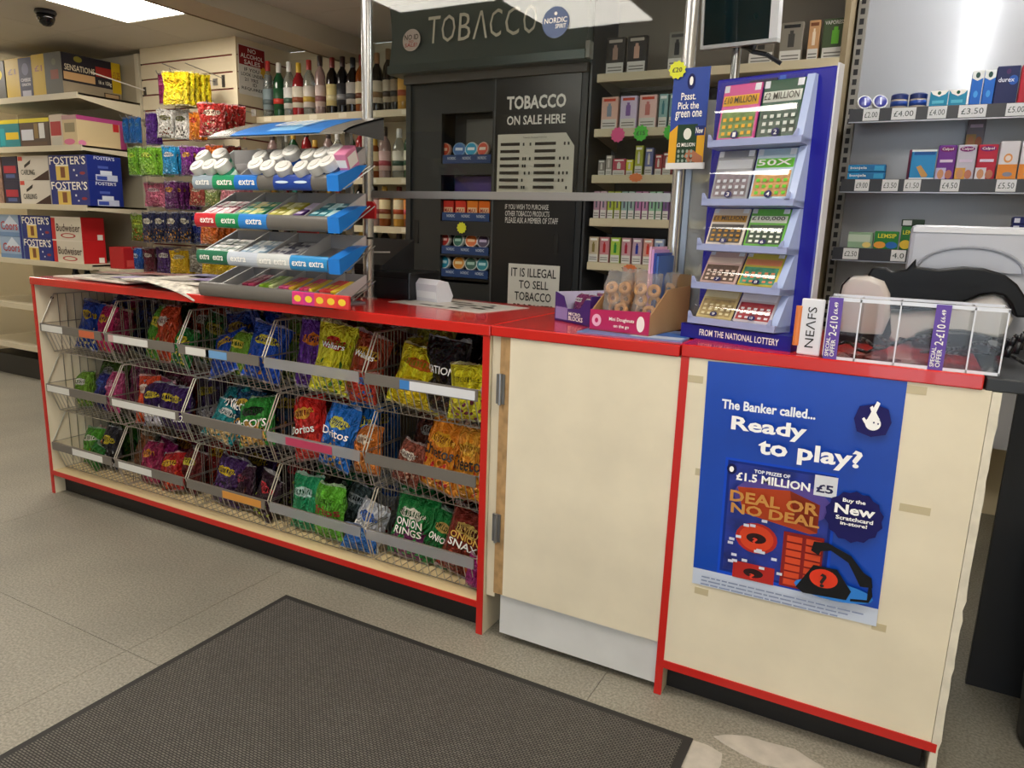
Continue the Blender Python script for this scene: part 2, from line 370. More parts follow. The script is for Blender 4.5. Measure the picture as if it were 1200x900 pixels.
# ------------------------------------------------------------------ lottery poster
A, C = P(835, 425, y=0), P(1067, 449, y=0); x0, z1 = .618, .919; pw, ph = .424, .575
t = thing('lottery_poster', 'blue scratchcard poster taped to the cream counter front', 'poster', (x0, -.0004, z1-ph), 0)
t.rotation_euler = (0, math.radians(-1.2)*0-.018, 0)
blue = '#0b46b4'
B().box(0, -.0012, 0, pw, 0, ph, M(blue, .3, var=.12, vscale=4)).build('sheet', t)
fr_ = ((0, -.0012, 0), (pw, 0, 0), (0, 0, ph))
star = lambda cx, cy, r, k, asp, r2=.86: [(cx+(r if q % 2 else r*r2)*math.cos(math.pi*q/k), cy+asp*(r if q % 2 else r*r2)*math.sin(math.pi*q/k)) for q in range(2*k)]
asp = pw/ph
pan = [(0, 0, 1, .075, '#c9d3e6'), (.14, .075, .74, .60, '#0d4bd0'), (.155, .09, .725, .59, '#0a2a86'),
       (.17, .10, .71, .58, M('#1c2f8c', .35, var=.5, vscale=18)), (.2, .36, .72, .54, '#5b4b9c', 'o'),
       (0, 0, 0, 0, '#b8441c', [(.22, .48), (.50, .50), (.66, .46), (.66, .34), (.62, .33), (.26, .37)]),
       (0, 0, 0, 0, '#8a2f17', [(.50, .50), (.66, .46), (.66, .34), (.54, .37)]),
       (.62, .50, .735, .585, '#e9edf5'), (.23, .20, .46, .335, '#b5261f', 'o'), (.25, .21, .44, .325, '#d8431f', 'o'), (.29, .245, .40, .29, '#2a0f12', 'o'),
       (.23, .075, .46, .15, '#b5261f'), (.29, .09, .40, .13, '#2a0f12', 'o'), (.49, .085, .70, .325, '#8c1d1a')]
for r in range(7):
    for c in range(2): pan.append((.51+.1*c, .095+.032*r, .59+.1*c, .12+.032*r, '#d64a25'))
for q in range(16):
    cx, cy = random.uniform(.18, .48), random.uniform(.12, .36); pan.append((cx, cy, cx+.03, cy+.012, '#d8dcec'))
pan += [(0, 0, 0, 0, '#14115c', star(.83, .44, .145, 14, asp, .92)), (0, 0, 0, 0, '#17125e', star(.865, .835, .095, 4, asp, .92)),
        (.79, .80, .93, .87, '#17125e'), (.57, .075, .97, .155, '#2f7fd6', 'o'), (.155, .535, .21, .58, '#10154f', 'o')]
pan += [(0, 0, 0, 0, '#0b0b0f', [(.58, .10), (.66, .21), (.78, .21), (.86, .13), (.84, .09), (.62, .08)]),
        (.645, .12, .79, .20, '#e23b1e', 'o')]
hs = [(.66+.13*(1-math.cos(a))*1.0, .285+.05*math.sin(a)) for a in [math.pi*k/10 for k in range(11)]]
pan += [(0, 0, 0, 0, '#0b0b0f', [(.64, .27), (.65, .31), (.72, .315), (.84, .28), (.91, .22), (.95, .205), (.96, .165), (.90, .16), (.87, .20), (.83, .25), (.74, .285), (.69, .275), (.68, .255)]),
        (0, 0, 0, 0, '#0b0b0f', [(.94, .17), (.955, .17), (.965, .13), (.95, .10), (.86, .09), (.86, .10), (.94, .11)])]
# crossed-fingers emblem
pan += [(.832, .797, .905, .850, '#ffffff', 'o'), (0, 0, 0, 0, '#ffffff', [(.815, .838), (.825, .845), (.85, .82), (.842, .808)]), (0, 0, 0, 0, '#ffffff', [(.838, .835), (.876, .912), (.892, .905), (.862, .83)]), (0, 0, 0, 0, '#ffffff', [(.872, .84), (.846, .885), (.857, .893), (.898, .842)]),
        (.868, .825, .876, .832, '#17125e', 'o'), (.888, .822, .896, .829, '#17125e', 'o'), (.17, .545, .195, .57, '#ffffff', 'o')]
tx = [('The Banker called...', .105, .815, .595, .855, '#f4f7ff'), ('Ready', .165, .715, .56, .79, '#ffffff'), ('to play?', .32, .625, .84, .715, '#ffffff'),
      ('TOP PRIZES OF', .31, .562, .50, .577, '#f4f7ff'), ('£1.5 MILLION', .215, .52, .605, .556, '#ffffff'), ('£5', .635, .525, .72, .56, '#10154f'),
      ('DEAL OR', .19, .425, .66, .475, '#c78c3f'), ('NO DEAL', .20, .375, .67, .42, '#c78c3f'),
      ('Buy the', .77, .50, .88, .52, '#ffffff'), ('New', .735, .455, .93, .495, '#ffffff'), ('Scratchcard', .745, .43, .925, .447, '#ffffff'), ('in-store!', .77, .41, .90, .425, '#ffffff'),
      ('?', .33, .255, .36, .283, '#e23b1e'), ('?', .33, .10, .36, .122, '#e23b1e'), ('?', .70, .13, .735, .19, '#10090a')]
for r in range(3):                        # unreadable small print: grey rules
    xx = .06
    while xx < .92-.06*r:
        e = xx+random.uniform(.02, .07); pan.append((xx, .048-.014*r, e, .054-.014*r, '#7f8db0')); xx = e+.008
decals(t, fr_, pan, tx, bold=.03)

# ------------------------------------------------------------------ entrance mat
mt = N('ribbed_mat'); tc = mt.n('TexCoord'); wv = mt.n('TexBrick', Scale=42.0); wv.inputs['Mortar Size'].default_value = .07; wv.inputs['Mortar Smooth'].default_value = .6
for q, c_ in (('Color1', '#76726b'), ('Color2', '#66625c'), ('Mortar', '#191817')): wv.inputs[q].default_value = lin(c_)
mt.l(tc.outputs['Object'], wv.inputs['Vector']); nz_ = mt.n('TexNoise', Scale=7.0, Detail=5.0); mt.l(tc.outputs['Object'], nz_.inputs['Vector'])
mt.l(mt.mix(mt.math('MULTIPLY', nz_.outputs['Fac'], .35), wv.outputs['Color'], lin('#2c2a28')), mt.b.inputs['Base Color'])
bp = mt.n('Bump', Strength=.5, Distance=.004); mt.l(wv.outputs['Fac'], bp.inputs['Height']); bp.invert = True; mt.l(bp.outputs[0], mt.b.inputs['Normal']); mt.b.inputs['Roughness'].default_value = .85
t = thing('door_mat', 'dark grey ribbed floor mat with black rubber border', 'mat', (-.67, -.136, 0), .0)
MW, MD = 1.355, 1.0
B().cbox(.02, -MD+.02, 0, MW-.02, -.02, .008, mt.m, .002).build('pile', t)
bd = M('#262523', .7)
b = B().prism([(0, 0), (0, -MD), (.02, -MD), (.02, 0)], 0, .006, bd, 'z'); b.box(MW-.02, -MD, 0, MW, 0, .006, bd); b.box(.02, -.02, 0, MW-.02, 0, .006, bd); b.box(.02, -MD, 0, MW-.02, -MD+.02, .006, bd)
b.build('border', t)

# ------------------------------------------------------------------ wire baskets
wire = M('#8e8981', .3, .7); wire2 = M('#b9b4aa', .28, .6); BW, ROWZ = .4345, (.757, .497, .237); BX0 = XL+.0195
rail_m = M('#6d6862', .35); lab = M('#d9d8d3', .4)
def basket_meshes():
    prof = [(.012, 0), (.075, .12), (.36, .12), (.36, -.125), (.055, -.125)]          # side outline (y, z above lip)
    r = .0014
    s = B()
    for x in (.006, BW-.006):
        q = [(x, y, z) for y, z in prof]
        s.tube(q+[q[0]], r*1.5, wire2); s.bar((x, .012, 0), (x, .36, 0), r, wire)
    for y, z in ((.012, 0), (.055, -.125), (.36, -.125), (.36, .12)): s.bar((.006, y, z), (BW-.006, y, z), r*1.25, wire)
    rim = s.mesh('rim_frame')
    sides = []
    for x in (.006, BW-.006):
        s = B()
        for k in range(1, 9):
            y = .055+k*.035; zt = .12 if y > .075 else (y-.012)/.063*.12; s.bar((x, y, -.125), (x, y, zt), r, wire, 4)
        s.bar((x, .055, 0), (x, .36, .003), r, wire, 4); sides.append(s.mesh('side_wires'))
    s = B()
    for k in range(1, 15):
        x = .006+k*(BW-.012)/15; s.bar((x, .012, 0), (x, .055, -.125), r, wire2, 4)
    front = s.mesh('front_wires')
    s = B()
    for k in range(1, 12):
        x = .006+k*(BW-.012)/12; s.bar((x, .055, -.125), (x, .36, -.125), r, wire, 4); s.bar((x, .36, -.125), (x, .36, .12), r, wire, 4)
    for k in range(1, 4): s.bar((.006, .055+.076*k, -.1255), (BW-.006, .055+.076*k, -.1255), r, wire, 4)
    return rim, sides[0], sides[1], front, s.mesh('base_wires')
BM = basket_meshes()
rl = B().box(.012, .002, -.032, BW-.012, .006, .002, rail_m).mesh('price_rail'); rlc = B().box(.012, .002, -.032, BW-.012, .006, .002, clear('#cfcac4', 1.45, .1, .25)).mesh('price_rail')
# (start, width, colour) of the paper strips in each rail
STR = {(0, 0): [(.03, .35, '#dcdcd8'), (.66, .24, '#c8643f')], (0, 1): [(.06, .08, '#c9a9a9'), (.14, .5, '#dcdcd8')], (0, 2): [(.1, .30, '#dcdcd8'), (.36, .26, '#6d9fd0')],
       (0, 3): [], (0, 4): [(.33, .09, '#3d7fc4'), (.42, .56, '#d9dbe0')], (1, 0): [(.02, .38, '#dcdcd8')], (1, 1): [(.04, .92, '#dcdcd8')], (1, 2): [], (1, 3): [(.22, .5, '#b53a5c')], (1, 4): [],
       (2, 0): [(.36, .5, '#dcdcd8')], (2, 1): [(.06, .5, '#dcdcd8')], (2, 2): [(.48, .48, '#cf8f3f')], (2, 3): [], (2, 4): []}
COLN = ('leftmost', 'second', 'middle', 'fourth', 'rightmost'); ROWN = ('top', 'middle', 'bottom')
for r, zl in enumerate(ROWZ):
    for c in range(5):
        t = thing('wire_basket', f'{COLN[c]} wire basket of the {ROWN[r]} row under the red counter', 'basket', (BX0+c*BW, 0, zl), 0, 'wire crisp baskets')
        for nm, me in zip(('rim_frame', 'side_wires', 'side_wires', 'front_wires', 'base_wires'), BM): ob(nm, me, t)
        o = ob('price_rail', rlc if (r, c) in ((0, 3), (2, 3), (2, 4), (1, 3)) else rl, t)
        for a, wd, cc in STR[(r, c)]:
            x = .012+a*(BW-.024); B().box(x, .0008, -.029, x+wd*(BW-.024), .002, -.002, M(cc, .4)).build('price_label', o)

# ------------------------------------------------------------------ crisp bags
def bag_surf(x, z, ph):
    a = max(0, 1-(2*x)**2)**.55*max(0, 1-(abs(2*z-1)/.93)**2.4)**.5
    return .5*a*(1+.10*math.sin(9*x+ph)+.08*math.sin(11*z+2*ph+4*x)+.55*mnoise.noise(Vector((x*3.6, z*4.2, ph*3))))+.012
def bag_mesh(ph, nx=12, nz=16):
    v = []; f = []
    for s in (-1, 1):
        for j in range(nz+1):
            for i in range(nx+1):
                x, z = i/nx-.5, j/nz; e = abs(2*z-1)**6
                y = s*bag_surf(x, z, ph)+.16*e*math.sin(8*x+ph)*(1 if z > .5 else .4)
                xx = x*(1-.10*(1-e)*(1-abs(2*z-1)))+.05*mnoise.noise(Vector((.3, z*3, ph*5))); zz = z+.05*mnoise.noise(Vector((x*3, ph*2, z*2)))*(z > .8)
                if j in (0, nz): zz += .008*(1 if i % 2 else -1)
                v.append((xx, y, zz))
    m = (nx+1)*(nz+1)
    for s in (0, 1):
        for j in range(nz):
            for i in range(nx):
                a = s*m+j*(nx+1)+i; q = (a, a+1, a+nx+2, a+nx+1); f.append(q if s == 0 else q[::-1])
    for j in range(nz):
        for i in (0, nx):
            a = j*(nx+1)+i; q = (a, a+nx+1, m+a+nx+1, m+a); f.append(q if i == 0 else q[::-1])
    for i in range(nx):
        for j in (0, nz):
            a = j*(nx+1)+i; q = (a, m+a, m+a+1, a+1); f.append(q if j == 0 else q[::-1])
    return v, f
BAGG = [(ph, bag_mesh(ph)) for ph in (.3, 1.7, 3.1, 4.6, 5.5)]
BSEED = [0]
def bag(name, label, cat, loc, rot, w, t, h, cols, texts=(), group=None):
    BSEED[0] += 1; ph, (v, f) = BAGG[BSEED[0] % 5]
    mat = bagmat(*cols, seed=BSEED[0] % 7); key = ('bagmesh', BSEED[0] % 5, mat.name)
    if key not in MC:
        me = bpy.data.meshes.new(name); me.from_pydata(v, [], f); me.materials.append(mat); me.shade_smooth(); MC[key] = me
    o = ob(name, MC[key], None, loc, rot, (w, t, h)); tag(o, label, cat, group)
    for s, x0, z0, x1, z1, c in texts:
        text(o, s, (x0, 0, z0), (x1-x0, 0, 0), (0, 0, z1-z0), c, surf=lambda x, z, ph=ph: -bag_surf(x, z, ph)-.075)
    return o
# (basket row, column): px of the bag at the rail, depth y, width, height, lean, roll, lift, (base, logo, picture, picture 2), description, texts
K, WH, YE = '#0c0c10', '#f2f0ea', '#e8d022'
CR = {
(0, 0): [(97, .15, .125, .20, 14, 4, 0, ('#1c3fa0', '#e8c93a', '#e8dca0', '#1b3c9a'), 'blue and yellow', []),
         (122, .15, .12, .19, 12, -3, 0, ('#b81f5d', '#e8b02c', '#e87d2a', '#c81f66'), 'magenta and orange', []),
         (106, .26, .17, .22, 18, 10, 0, ('#15225f', '#2a4ba8', '#1b2f7c', '#101a4a'), 'navy', []),
         (138, .17, .10, .18, 10, 6, 0, ('#7a1740', '#c2406a', '#551030', '#8c2450'), 'dark crimson', [])],
(0, 1): [(162, .16, .12, .21, 16, 6, 0, ('#55a02a', '#e0d23c', '#c9b63a', '#4f9428'), 'lime green and yellow', []),
         (190, .15, .13, .22, 15, -4, 0, ('#c2421e', '#efe2d2', '#d98a55', '#b83c1c'), 'orange-red', []),
         (209, .13, .09, .15, 12, 12, 0, ('#1e7a34', '#e4d83a', '#e8dc5a', '#1c6a30'), 'small green and yellow', []),
         (178, .28, .16, .23, 20, -8, 0, ('#1f5a26', '#3f8a38', '#2a6a2c', '#184a20'), 'dark green', []),
         (205, .28, .16, .22, 20, 5, 0, ('#6d1f1c', '#a8402c', '#5a1816', '#7a2a20'), 'dark red', [])],
(0, 2): [(252, .12, .17, .17, 30, -18, 0, ('#1749b8', '#d8b83a', '#1c52c4', '#123a98'), 'bright blue crumpled', []),
         (303, .13, .15, .20, 18, 8, 0, ('#1a4cba', '#e2d84a', '#c88a3a', '#1744a6'), 'blue yellow-badged', []),
         (278, .14, .11, .16, 14, 0, 0, ('#6da02c', '#e8d84a', '#b8c84a', '#5a8a28'), 'light green', []),
         (268, .25, .17, .23, 26, 14, 0, ('#12389a', '#1c52c4', '#163f9f', '#0d2a7a'), 'royal blue', []),
         (302, .27, .18, .23, 24, -12, 0, ('#0f2a78', '#22409a', '#12307f', '#0a1d5c'), 'deep blue', []),
         (236, .26, .13, .21, 16, 8, 0, ('#1d5a34', '#4a8a4a', '#22653a', '#123c24'), 'bottle green', [])],
(0, 3): [(346, .15, .135, .25, 10, 2, 0, ('#5a2a8c', '#e8822c', '#7d6a9c', '#4c2278'), 'purple', []),
         (385, .12, .145, .24, 12, 5, 0, ('#d6cf2a', '#b8271f', '#3a7a2c', '#d8d23a'), 'yellow', [('Walkers', -.28, .63, .28, .71, WH)]),
         (421, .12, .14, .21, 14, 8, 0, ('#8a2f1a', '#d8a62c', '#2d5a2c', '#9a3820'), 'rust brown', [('Walkers', -.28, .62, .28, .71, WH)]),
         (400, .27, .16, .23, 22, -10, 0, ('#6a2418', '#a8482c', '#5a1c14', '#7c3020'), 'dark brown', []),
         (432, .27, .15, .22, 26, 14, 0, ('#7c1d24', '#c8c4c4', '#6a181e', '#a83a40'), 'maroon and silver', []),
         (428, .08, .09, .10, 10, 4, .0, ('#c0392b', '#3a7fd0', '#2a6fc8', '#c8452c'), 'small red and blue', [])],
(0, 4): [(468, .12, .17, .19, 16, 10, 0, ('#e2cf1f', '#c8631f', '#e6d42a', '#d8b81c'), 'yellow crumpled', []),
         (511, .13, .17, .225, 14, 2, 0, ('#17131a', '#22202a', '#4a2a1c', '#141118'), 'black', [('SENSATIONS', -.42, .50, .42, .60, WH)]),
         (548, .09, .14, .165, 12, -6, 0, ('#e0d222', '#e0d222', '#8a3a52', '#e4d83a'), 'yellow with red script', []),
         (483, .24, .15, .23, 12, -3, 0, ('#8f8a2a', '#c8782a', '#a49a30', '#7a7424'), 'olive yellow', []),
         (530, .26, .18, .25, 20, 6, 0, ('#14141a', '#e4dccc', '#1c1a20', '#0e0e12'), 'jet black', []),
         (500, .32, .20, .24, 22, -5, 0, ('#3a3a1c', '#5a6a2c', '#44401e', '#2c2a14'), 'dark olive', [])],
(1, 0): [(98, .13, .09, .15, 14, -8, 0, ('#6f9a34', '#e8e4da', '#c8d46a', '#5a8428'), 'small green and white', []),
         (117, .15, .10, .155, 14, 6, 0, ('#2a2f7c', '#4a62b8', '#38408c', '#232766'), 'indigo', []),
         (132, .14, .11, .17, 12, -4, 0, ('#b8487a', '#d890b0', '#c85a8a', '#a83a6c'), 'pink', []),
         (125, .27, .15, .18, 20, 8, 0, ('#5c2440', '#8c4a6a', '#6a2c4a', '#481a32'), 'plum', [])],
(1, 1): [(148, .15, .11, .18, 16, 10, 0, ('#b9587c', '#e8c4cc', '#c8708c', '#a8486c'), 'rose pink', []),
         (158, .11, .12, .19, 16, -6, 0, ('#c8401f', '#ecd8c8', '#e8702c', '#d84c22'), 'orange tomato-printed', []),
         (181, .11, .10, .17, 12, -4, 0, ('#2f1850', '#e0c83a', '#3a1e60', '#e8e4f0'), 'purple spotted', [('DISCOS', -.4, .22, .42, .40, WH)]),
         (197, .12, .09, .17, 10, 3, 0, ('#38205c', '#e0c83a', '#442870', '#2c184c'), 'violet yellow-tagged', []),
         (211, .12, .09, .165, 12, -5, 0, ('#3c2060', '#d8c038', '#30184e', '#4a2a74'), 'dark violet', [('DISCOS', -.1, .2, .42, .36, WH)]),
         (196, .27, .20, .21, 22, 6, 0, ('#5a1614', '#8a2a1e', '#481010', '#6a1c18'), 'deep maroon', []),
         (166, .24, .14, .215, 22, -10, 0, ('#b0401c', '#d8883a', '#8a3018', '#c0521f'), 'burnt orange', [])],
(1, 2): [(249, .14, .16, .20, 18, -8, 0, ('#1a7a84', '#10181c', '#12606a', '#c8a05a'), 'teal', [("McCOY'S", -.36, .58, .38, .74, WH)]),
         (245, .09, .13, .145, 30, 14, .01, ('#1c8088', '#dfe2e2', '#146872', '#cdb07a'), 'teal slumped', []),
         (282, .14, .12, .20, 16, 4, 0, ('#0f3a5c', '#d8b83a', '#c8903a', '#0c2c48'), 'petrol blue', [("McCOY'S", -.36, .56, .38, .70, WH)]),
         (300, .13, .15, .18, 18, -10, 0, ('#2f8a34', '#122016', '#1d3a22', '#d8a858'), 'green', [("McCOY'S", -.40, .38, .40, .54, WH)]),
         (272, .28, .17, .23, 22, 10, 0, ('#10222c', '#5a7a8a', '#14303c', '#0a161c'), 'blackish teal', []),
         (305, .28, .16, .22, 22, -6, 0, ('#14301c', '#3a5a3a', '#182e1e', '#0c1c12'), 'black-green', [])],
(1, 3): [(345, .13, .15, .225, 14, -14, 0, ('#c2201c', '#e8a83a', '#9a1614', '#d2342a'), 'red', [('Doritos', -.38, .40, .30, .52, WH)]),
         (390, .11, .15, .215, 14, 4, 0, ('#1e6cc8', '#e0dc5a', '#c8983f', '#1a5cb0'), 'bright blue', [('Doritos', -.36, .48, .38, .60, WH)]),
         (414, .15, .12, .235, 12, 6, 0, ('#2271cc', '#ded858', '#1c5fb4', '#174f9c'), 'azure', []),
         (434, .12, .12, .16, 12, -6, 0, ('#c8702c', '#e8d4b8', '#b85a22', '#d88a44'), 'tan orange', []),
         (369, .24, .16, .24, 20, 8, 0, ('#a81c1c', '#d84a2a', '#8a1414', '#b82822'), 'dark scarlet', []),
         (400, .30, .18, .24, 20, -5, 0, ('#7c1a24', '#b8b4b8', '#5a1018', '#922430'), 'claret', []),
         (426, .28, .15, .235, 22, 8, 0, ('#16285a', '#2a4a8c', '#101e48', '#1c3470'), 'midnight blue', [])],
(1, 4): [(473, .11, .10, .14, 14, 10, 0, ('#8a4a3a', '#f0e6da', '#d8a890', '#7a3a2c'), 'brown and white', []),
         (512, .12, .15, .23, 12, 5, 0, ('#e07f22', '#e8a82c', '#c22a28', '#e8982c'), 'orange and red', [('Cheetos', -.44, .46, .34, .62, '#1a0f08')]),
         (551, .10, .14, .22, 10, -3, 0, ('#e8912a', '#e8b03a', '#d8571f', '#e89c2c'), 'bright orange', [('Cheetos', -.40, .42, .44, .60, '#1a0f08')]),
         (460, .22, .16, .23, 18, 8, 0, ('#8a5228', '#c88a4a', '#a8642c', '#744420'), 'brown', []),
         (535, .28, .20, .25, 22, -4, 0, ('#7a1c20', '#a83a2c', '#601418', '#8c2a28'), 'ox-blood', [])],
(2, 0): [(94, .13, .13, .155, 16, -6, 0, ('#4f9a2c', '#e8e8d4', '#c8b83a', '#448a28'), 'grass green', []),
         (107, .10, .09, .11, 16, 14, 0, ('#2d7a34', '#5aa84a', '#286a2e', '#3f8c40'), 'small dark green', []),
         (118, .16, .08, .155, 10, 4, 0, ('#c87a4a', '#f0dcc0', '#d8945c', '#b86a3c'), 'peach', []),
         (128, .14, .09, .18, 8, 6, 0, ('#2c2c34', '#d8c43a', '#c8ccd2', '#1c1c22'), 'black and silver', []),
         (112, .28, .18, .16, 22, 0, 0, ('#1c3a1c', '#3a5a2a', '#14280f', '#22441f'), 'shadowy green', [])],
(2, 1): [(165, .11, .12, .17, 14, -5, 0, ('#8c2048', '#d88a2c', '#d84a78', '#9c2a54'), 'raspberry', []),
         (183, .14, .11, .18, 16, 10, 0, ('#7a1850', '#e8e0e8', '#8c245c', '#5c1040'), 'magenta', []),
         (201, .10, .13, .15, 18, -12, 0, ('#a81c1c', '#e8b82c', '#d84a1c', '#8a1414'), 'red and yellow', []),
         (218, .13, .11, .17, 16, 6, 0, ('#5a1a1c', '#c8b83a', '#7c3a1c', '#4a1214'), 'dark red gold-printed', []),
         (152, .15, .10, .18, 14, 4, 0, ('#2c3424', '#d8d44a', '#3a4430', '#20281a'), 'black and yellow', []),
         (195, .27, .20, .19, 22, 4, 0, ('#4a1428', '#7c2a4a', '#3a0f20', '#5c1c34'), 'wine', [])],
(2, 2): [(239, .11, .14, .185, 14, 4, 0, ('#42245c', '#e0c02c', '#6a3a8c', '#2a1440'), 'purple monster-faced', []),
         (266, .13, .11, .18, 12, 14, 0, ('#1c1a24', '#d86a2c', '#c8c4d4', '#24202c'), 'black and lilac', []),
         (304, .10, .12, .165, 16, 12, 0, ('#2a1424', '#d83a44', '#b8d82c', '#34182c'), 'black lime-faced', []),
         (284, .12, .11, .16, 14, -8, 0, ('#34182c', '#8c3a4a', '#5a2a1c', '#281222'), 'aubergine', []),
         (290, .27, .19, .18, 22, -4, 0, ('#1c1420', '#3a2a3c', '#16101a', '#241a28'), 'near-black', []),
         (254, .27, .16, .19, 22, 6, 0, ('#2a1a34', '#4a3454', '#20142a', '#341f40'), 'dark mauve', [])],
(2, 3): [(356, .10, .11, .195, 8, 2, 0, ('#1f8a5a', '#bfe0d8', '#187a4c', '#269864'), 'emerald', []),
         (385, .09, .14, .185, 8, -3, 0, ('#5aa82c', '#5aa82c', '#4f9a28', '#68b438'), 'apple green', [('frisps', -.24, .42, .44, .62, '#8a1c1c')]),
         (428, .11, .13, .15, 16, 8, 0, ('#c8ccd8', '#3a6ac8', '#b8281f', '#d8dce4'), 'white red and blue', [('FISH', -.34, .34, .34, .50, WH)]),
         (426, .07, .12, .08, 20, 4, 0, ('#2a6ac0', '#7aa8d8', '#2058a4', '#3a7acc'), 'flat blue', []),
         (384, .22, .14, .205, 16, -6, 0, ('#1f7a44', '#d8b83a', '#c8682c', '#1a6a3a'), 'green red-badged', []),
         (410, .17, .12, .18, 14, 10, 0, ('#4a5a5c', '#a8b4b8', '#6a7a7c', '#3a4a4c'), 'silver grey', []),
         (415, .30, .19, .215, 20, 4, 0, ('#12583a', '#7a9c94', '#0f4a30', '#1a6a46'), 'deep green', []),
         (340, .20, .10, .18, 14, 6, 0, ('#2c2a22', '#5a7a3a', '#34301f', '#4a5a2c'), 'dark khaki', [])],
(2, 4): [(462, .11, .155, .205, 16, 3, 0, ('#1d7a3a', '#e0dccc', '#2a8a44', '#6a2a5c'), 'green ring-printed', [('ONION', -.30, .50, .30, .62, WH), ('RINGS', -.30, .37, .30, .48, WH)]),
         (490, .20, .155, .235, 16, -8, 0, ('#186a34', '#1d7a3a', '#248040', '#c8a058'), 'forest green', [('ONION', -.32, .60, .32, .72, WH), ('RINGS', -.32, .47, .32, .58, WH)]),
         (505, .12, .12, .175, 18, 16, 0, ('#1c7638', '#c8a45a', '#22863e', '#14582a'), 'tilted green', [('ONION', -.30, .45, .30, .56, WH)]),
         (536, .10, .15, .205, 14, 12, 0, ('#7a2a20', '#c8a85a', '#a8442c', '#6a2018'), 'chestnut', [('ONION', -.34, .54, .30, .64, '#e0b04a'), ('SNAX', -.34, .42, .30, .53, WH)]),
         (545, .24, .17, .23, 20, 6, 0, ('#6a1c1c', '#8c3a2c', '#5a1414', '#7c2822'), 'brick red', []),
         (559, .055, .055, .10, 6, 4, 0, ('#a8247c', '#d86ab0', '#8c1a66', '#b83a90'), 'narrow magenta', [])],
}
for (r, c), L_ in CR.items():
    fill = []
    for k in range(3):                       # more bags behind the front ones, shade put into their darkened colours
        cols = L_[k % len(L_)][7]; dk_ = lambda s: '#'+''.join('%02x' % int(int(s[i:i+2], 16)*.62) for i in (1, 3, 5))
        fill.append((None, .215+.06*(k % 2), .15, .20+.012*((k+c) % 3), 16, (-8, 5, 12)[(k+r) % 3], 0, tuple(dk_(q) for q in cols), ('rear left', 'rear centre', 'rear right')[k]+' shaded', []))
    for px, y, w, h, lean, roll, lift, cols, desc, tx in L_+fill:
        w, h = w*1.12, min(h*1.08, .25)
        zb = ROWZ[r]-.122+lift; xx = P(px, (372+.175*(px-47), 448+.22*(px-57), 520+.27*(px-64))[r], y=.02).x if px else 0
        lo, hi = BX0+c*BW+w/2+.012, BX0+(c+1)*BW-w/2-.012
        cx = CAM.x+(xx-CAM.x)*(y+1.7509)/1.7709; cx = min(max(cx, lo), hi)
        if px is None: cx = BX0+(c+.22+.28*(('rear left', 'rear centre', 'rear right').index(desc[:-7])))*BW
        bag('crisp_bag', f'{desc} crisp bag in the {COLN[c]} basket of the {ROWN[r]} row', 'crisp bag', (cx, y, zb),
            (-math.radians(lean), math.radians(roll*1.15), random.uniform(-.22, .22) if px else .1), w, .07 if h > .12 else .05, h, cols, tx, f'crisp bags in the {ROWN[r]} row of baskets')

# ------------------------------------------------------------------ bags hanging on the slatted wall
steel = M('#a8a6a2', .3, .9); GX_ = -3.70
def hang(px0, py0, px1, py1, cols, desc, n=1, step=.028, tx=(), y0=1.42, rz=0, kind='sweet bag'):
    a, b_ = P(px0, py0, y=y0), P(px1, py1, y=y0); w, h = abs(b_.x-a.x), abs(a.z-b_.z); cx = (a.x+b_.x)/2
    for k in range(n):
        lbl = f'{desc} hanging on the slatted wall' if n == 1 else f'{desc} on the slatted wall, {("front", "second", "third", "fourth", "fifth")[k]} on its peg'
        bag('hanging_bag', lbl, kind, (cx+.012*k, y0+step*k, min(a.z, b_.z)), (0, .03*math.sin(k*3+px0), rz+.12), w, .03, h, cols, tx if k == 0 else (), 'bags hung on the slatted wall')
    q = thing('peg_hook', f'metal peg carrying the {desc}', 'hook', (cx, YS, max(a.z, b_.z)-.012), 0, 'pegs on the slatted wall')
    B().bar((0, 0, 0), (0, y0-YS-.03, .0), .003, steel).bar((0, y0-YS-.03, 0), (0, y0-YS-.04, .02), .003, steel).build('prong', q)
    B().box(-.02, -.004, -.02, .02, 0, .02, steel).build('bracket', q)
hang(185, 86, 196, 122, ('#8c2458', '#c85a8c', '#7a1c4c', '#9c3068'), 'slim raspberry bag', y0=1.48)
hang(194, 84, 219, 123, ('#e8c81f', '#d8a81c', '#e0b81c', '#e8d03a'), 'yellow peanut bag', 5, .03, [], 1.36, .25)
hang(170, 132, 184, 170, ('#4a1f78', '#6a3a98', '#3c1864', '#5a2a88'), 'purple sweet bag', 2, .03, [])
hang(184, 129, 204, 161, ('#d8d4cc', '#6a6a2c', '#7a3f22', '#e0dcd4'), 'white and brown bag with a leaf badge', 2, .03)
hang(204, 129, 222, 163, ('#dcd8d0', '#5f642a', '#3a2a1c', '#e0dcd4'), 'white bag with a dark food picture', 1)
hang(221, 131, 236, 165, ('#d8781f', '#c8301f', '#e8a83a', '#c8681c'), 'orange snack bag', 2, .03)
hang(237, 121, 262, 160, ('#b82a24', '#e8d8c0', '#d8c8a0', '#a82420'), 'red bag with a white window', 4, .035, (), 1.34, .35)
hang(150, 172, 163, 206, ('#6aa828', '#a8d03a', '#5a9824', '#84b83a'), 'green sweet bag at the far left', 2, .03, (), 1.36)
hang(163, 172, 184, 206, ('#74b02c', '#c8dc4a', '#64a028', '#8cc03f'), 'lime sweet bag', 4, .03, (), 1.36)
hang(182, 174, 192, 206, ('#d87a2c', '#e8b04a', '#c8681f', '#e08c3a'), 'small orange sweet bag', 1)
hang(190, 171, 208, 205, ('#1f8cc8', '#e8f0f4', '#1a7ab4', '#3aa0d8'), 'sky blue sweet bag', 4, .03, (), 1.36)
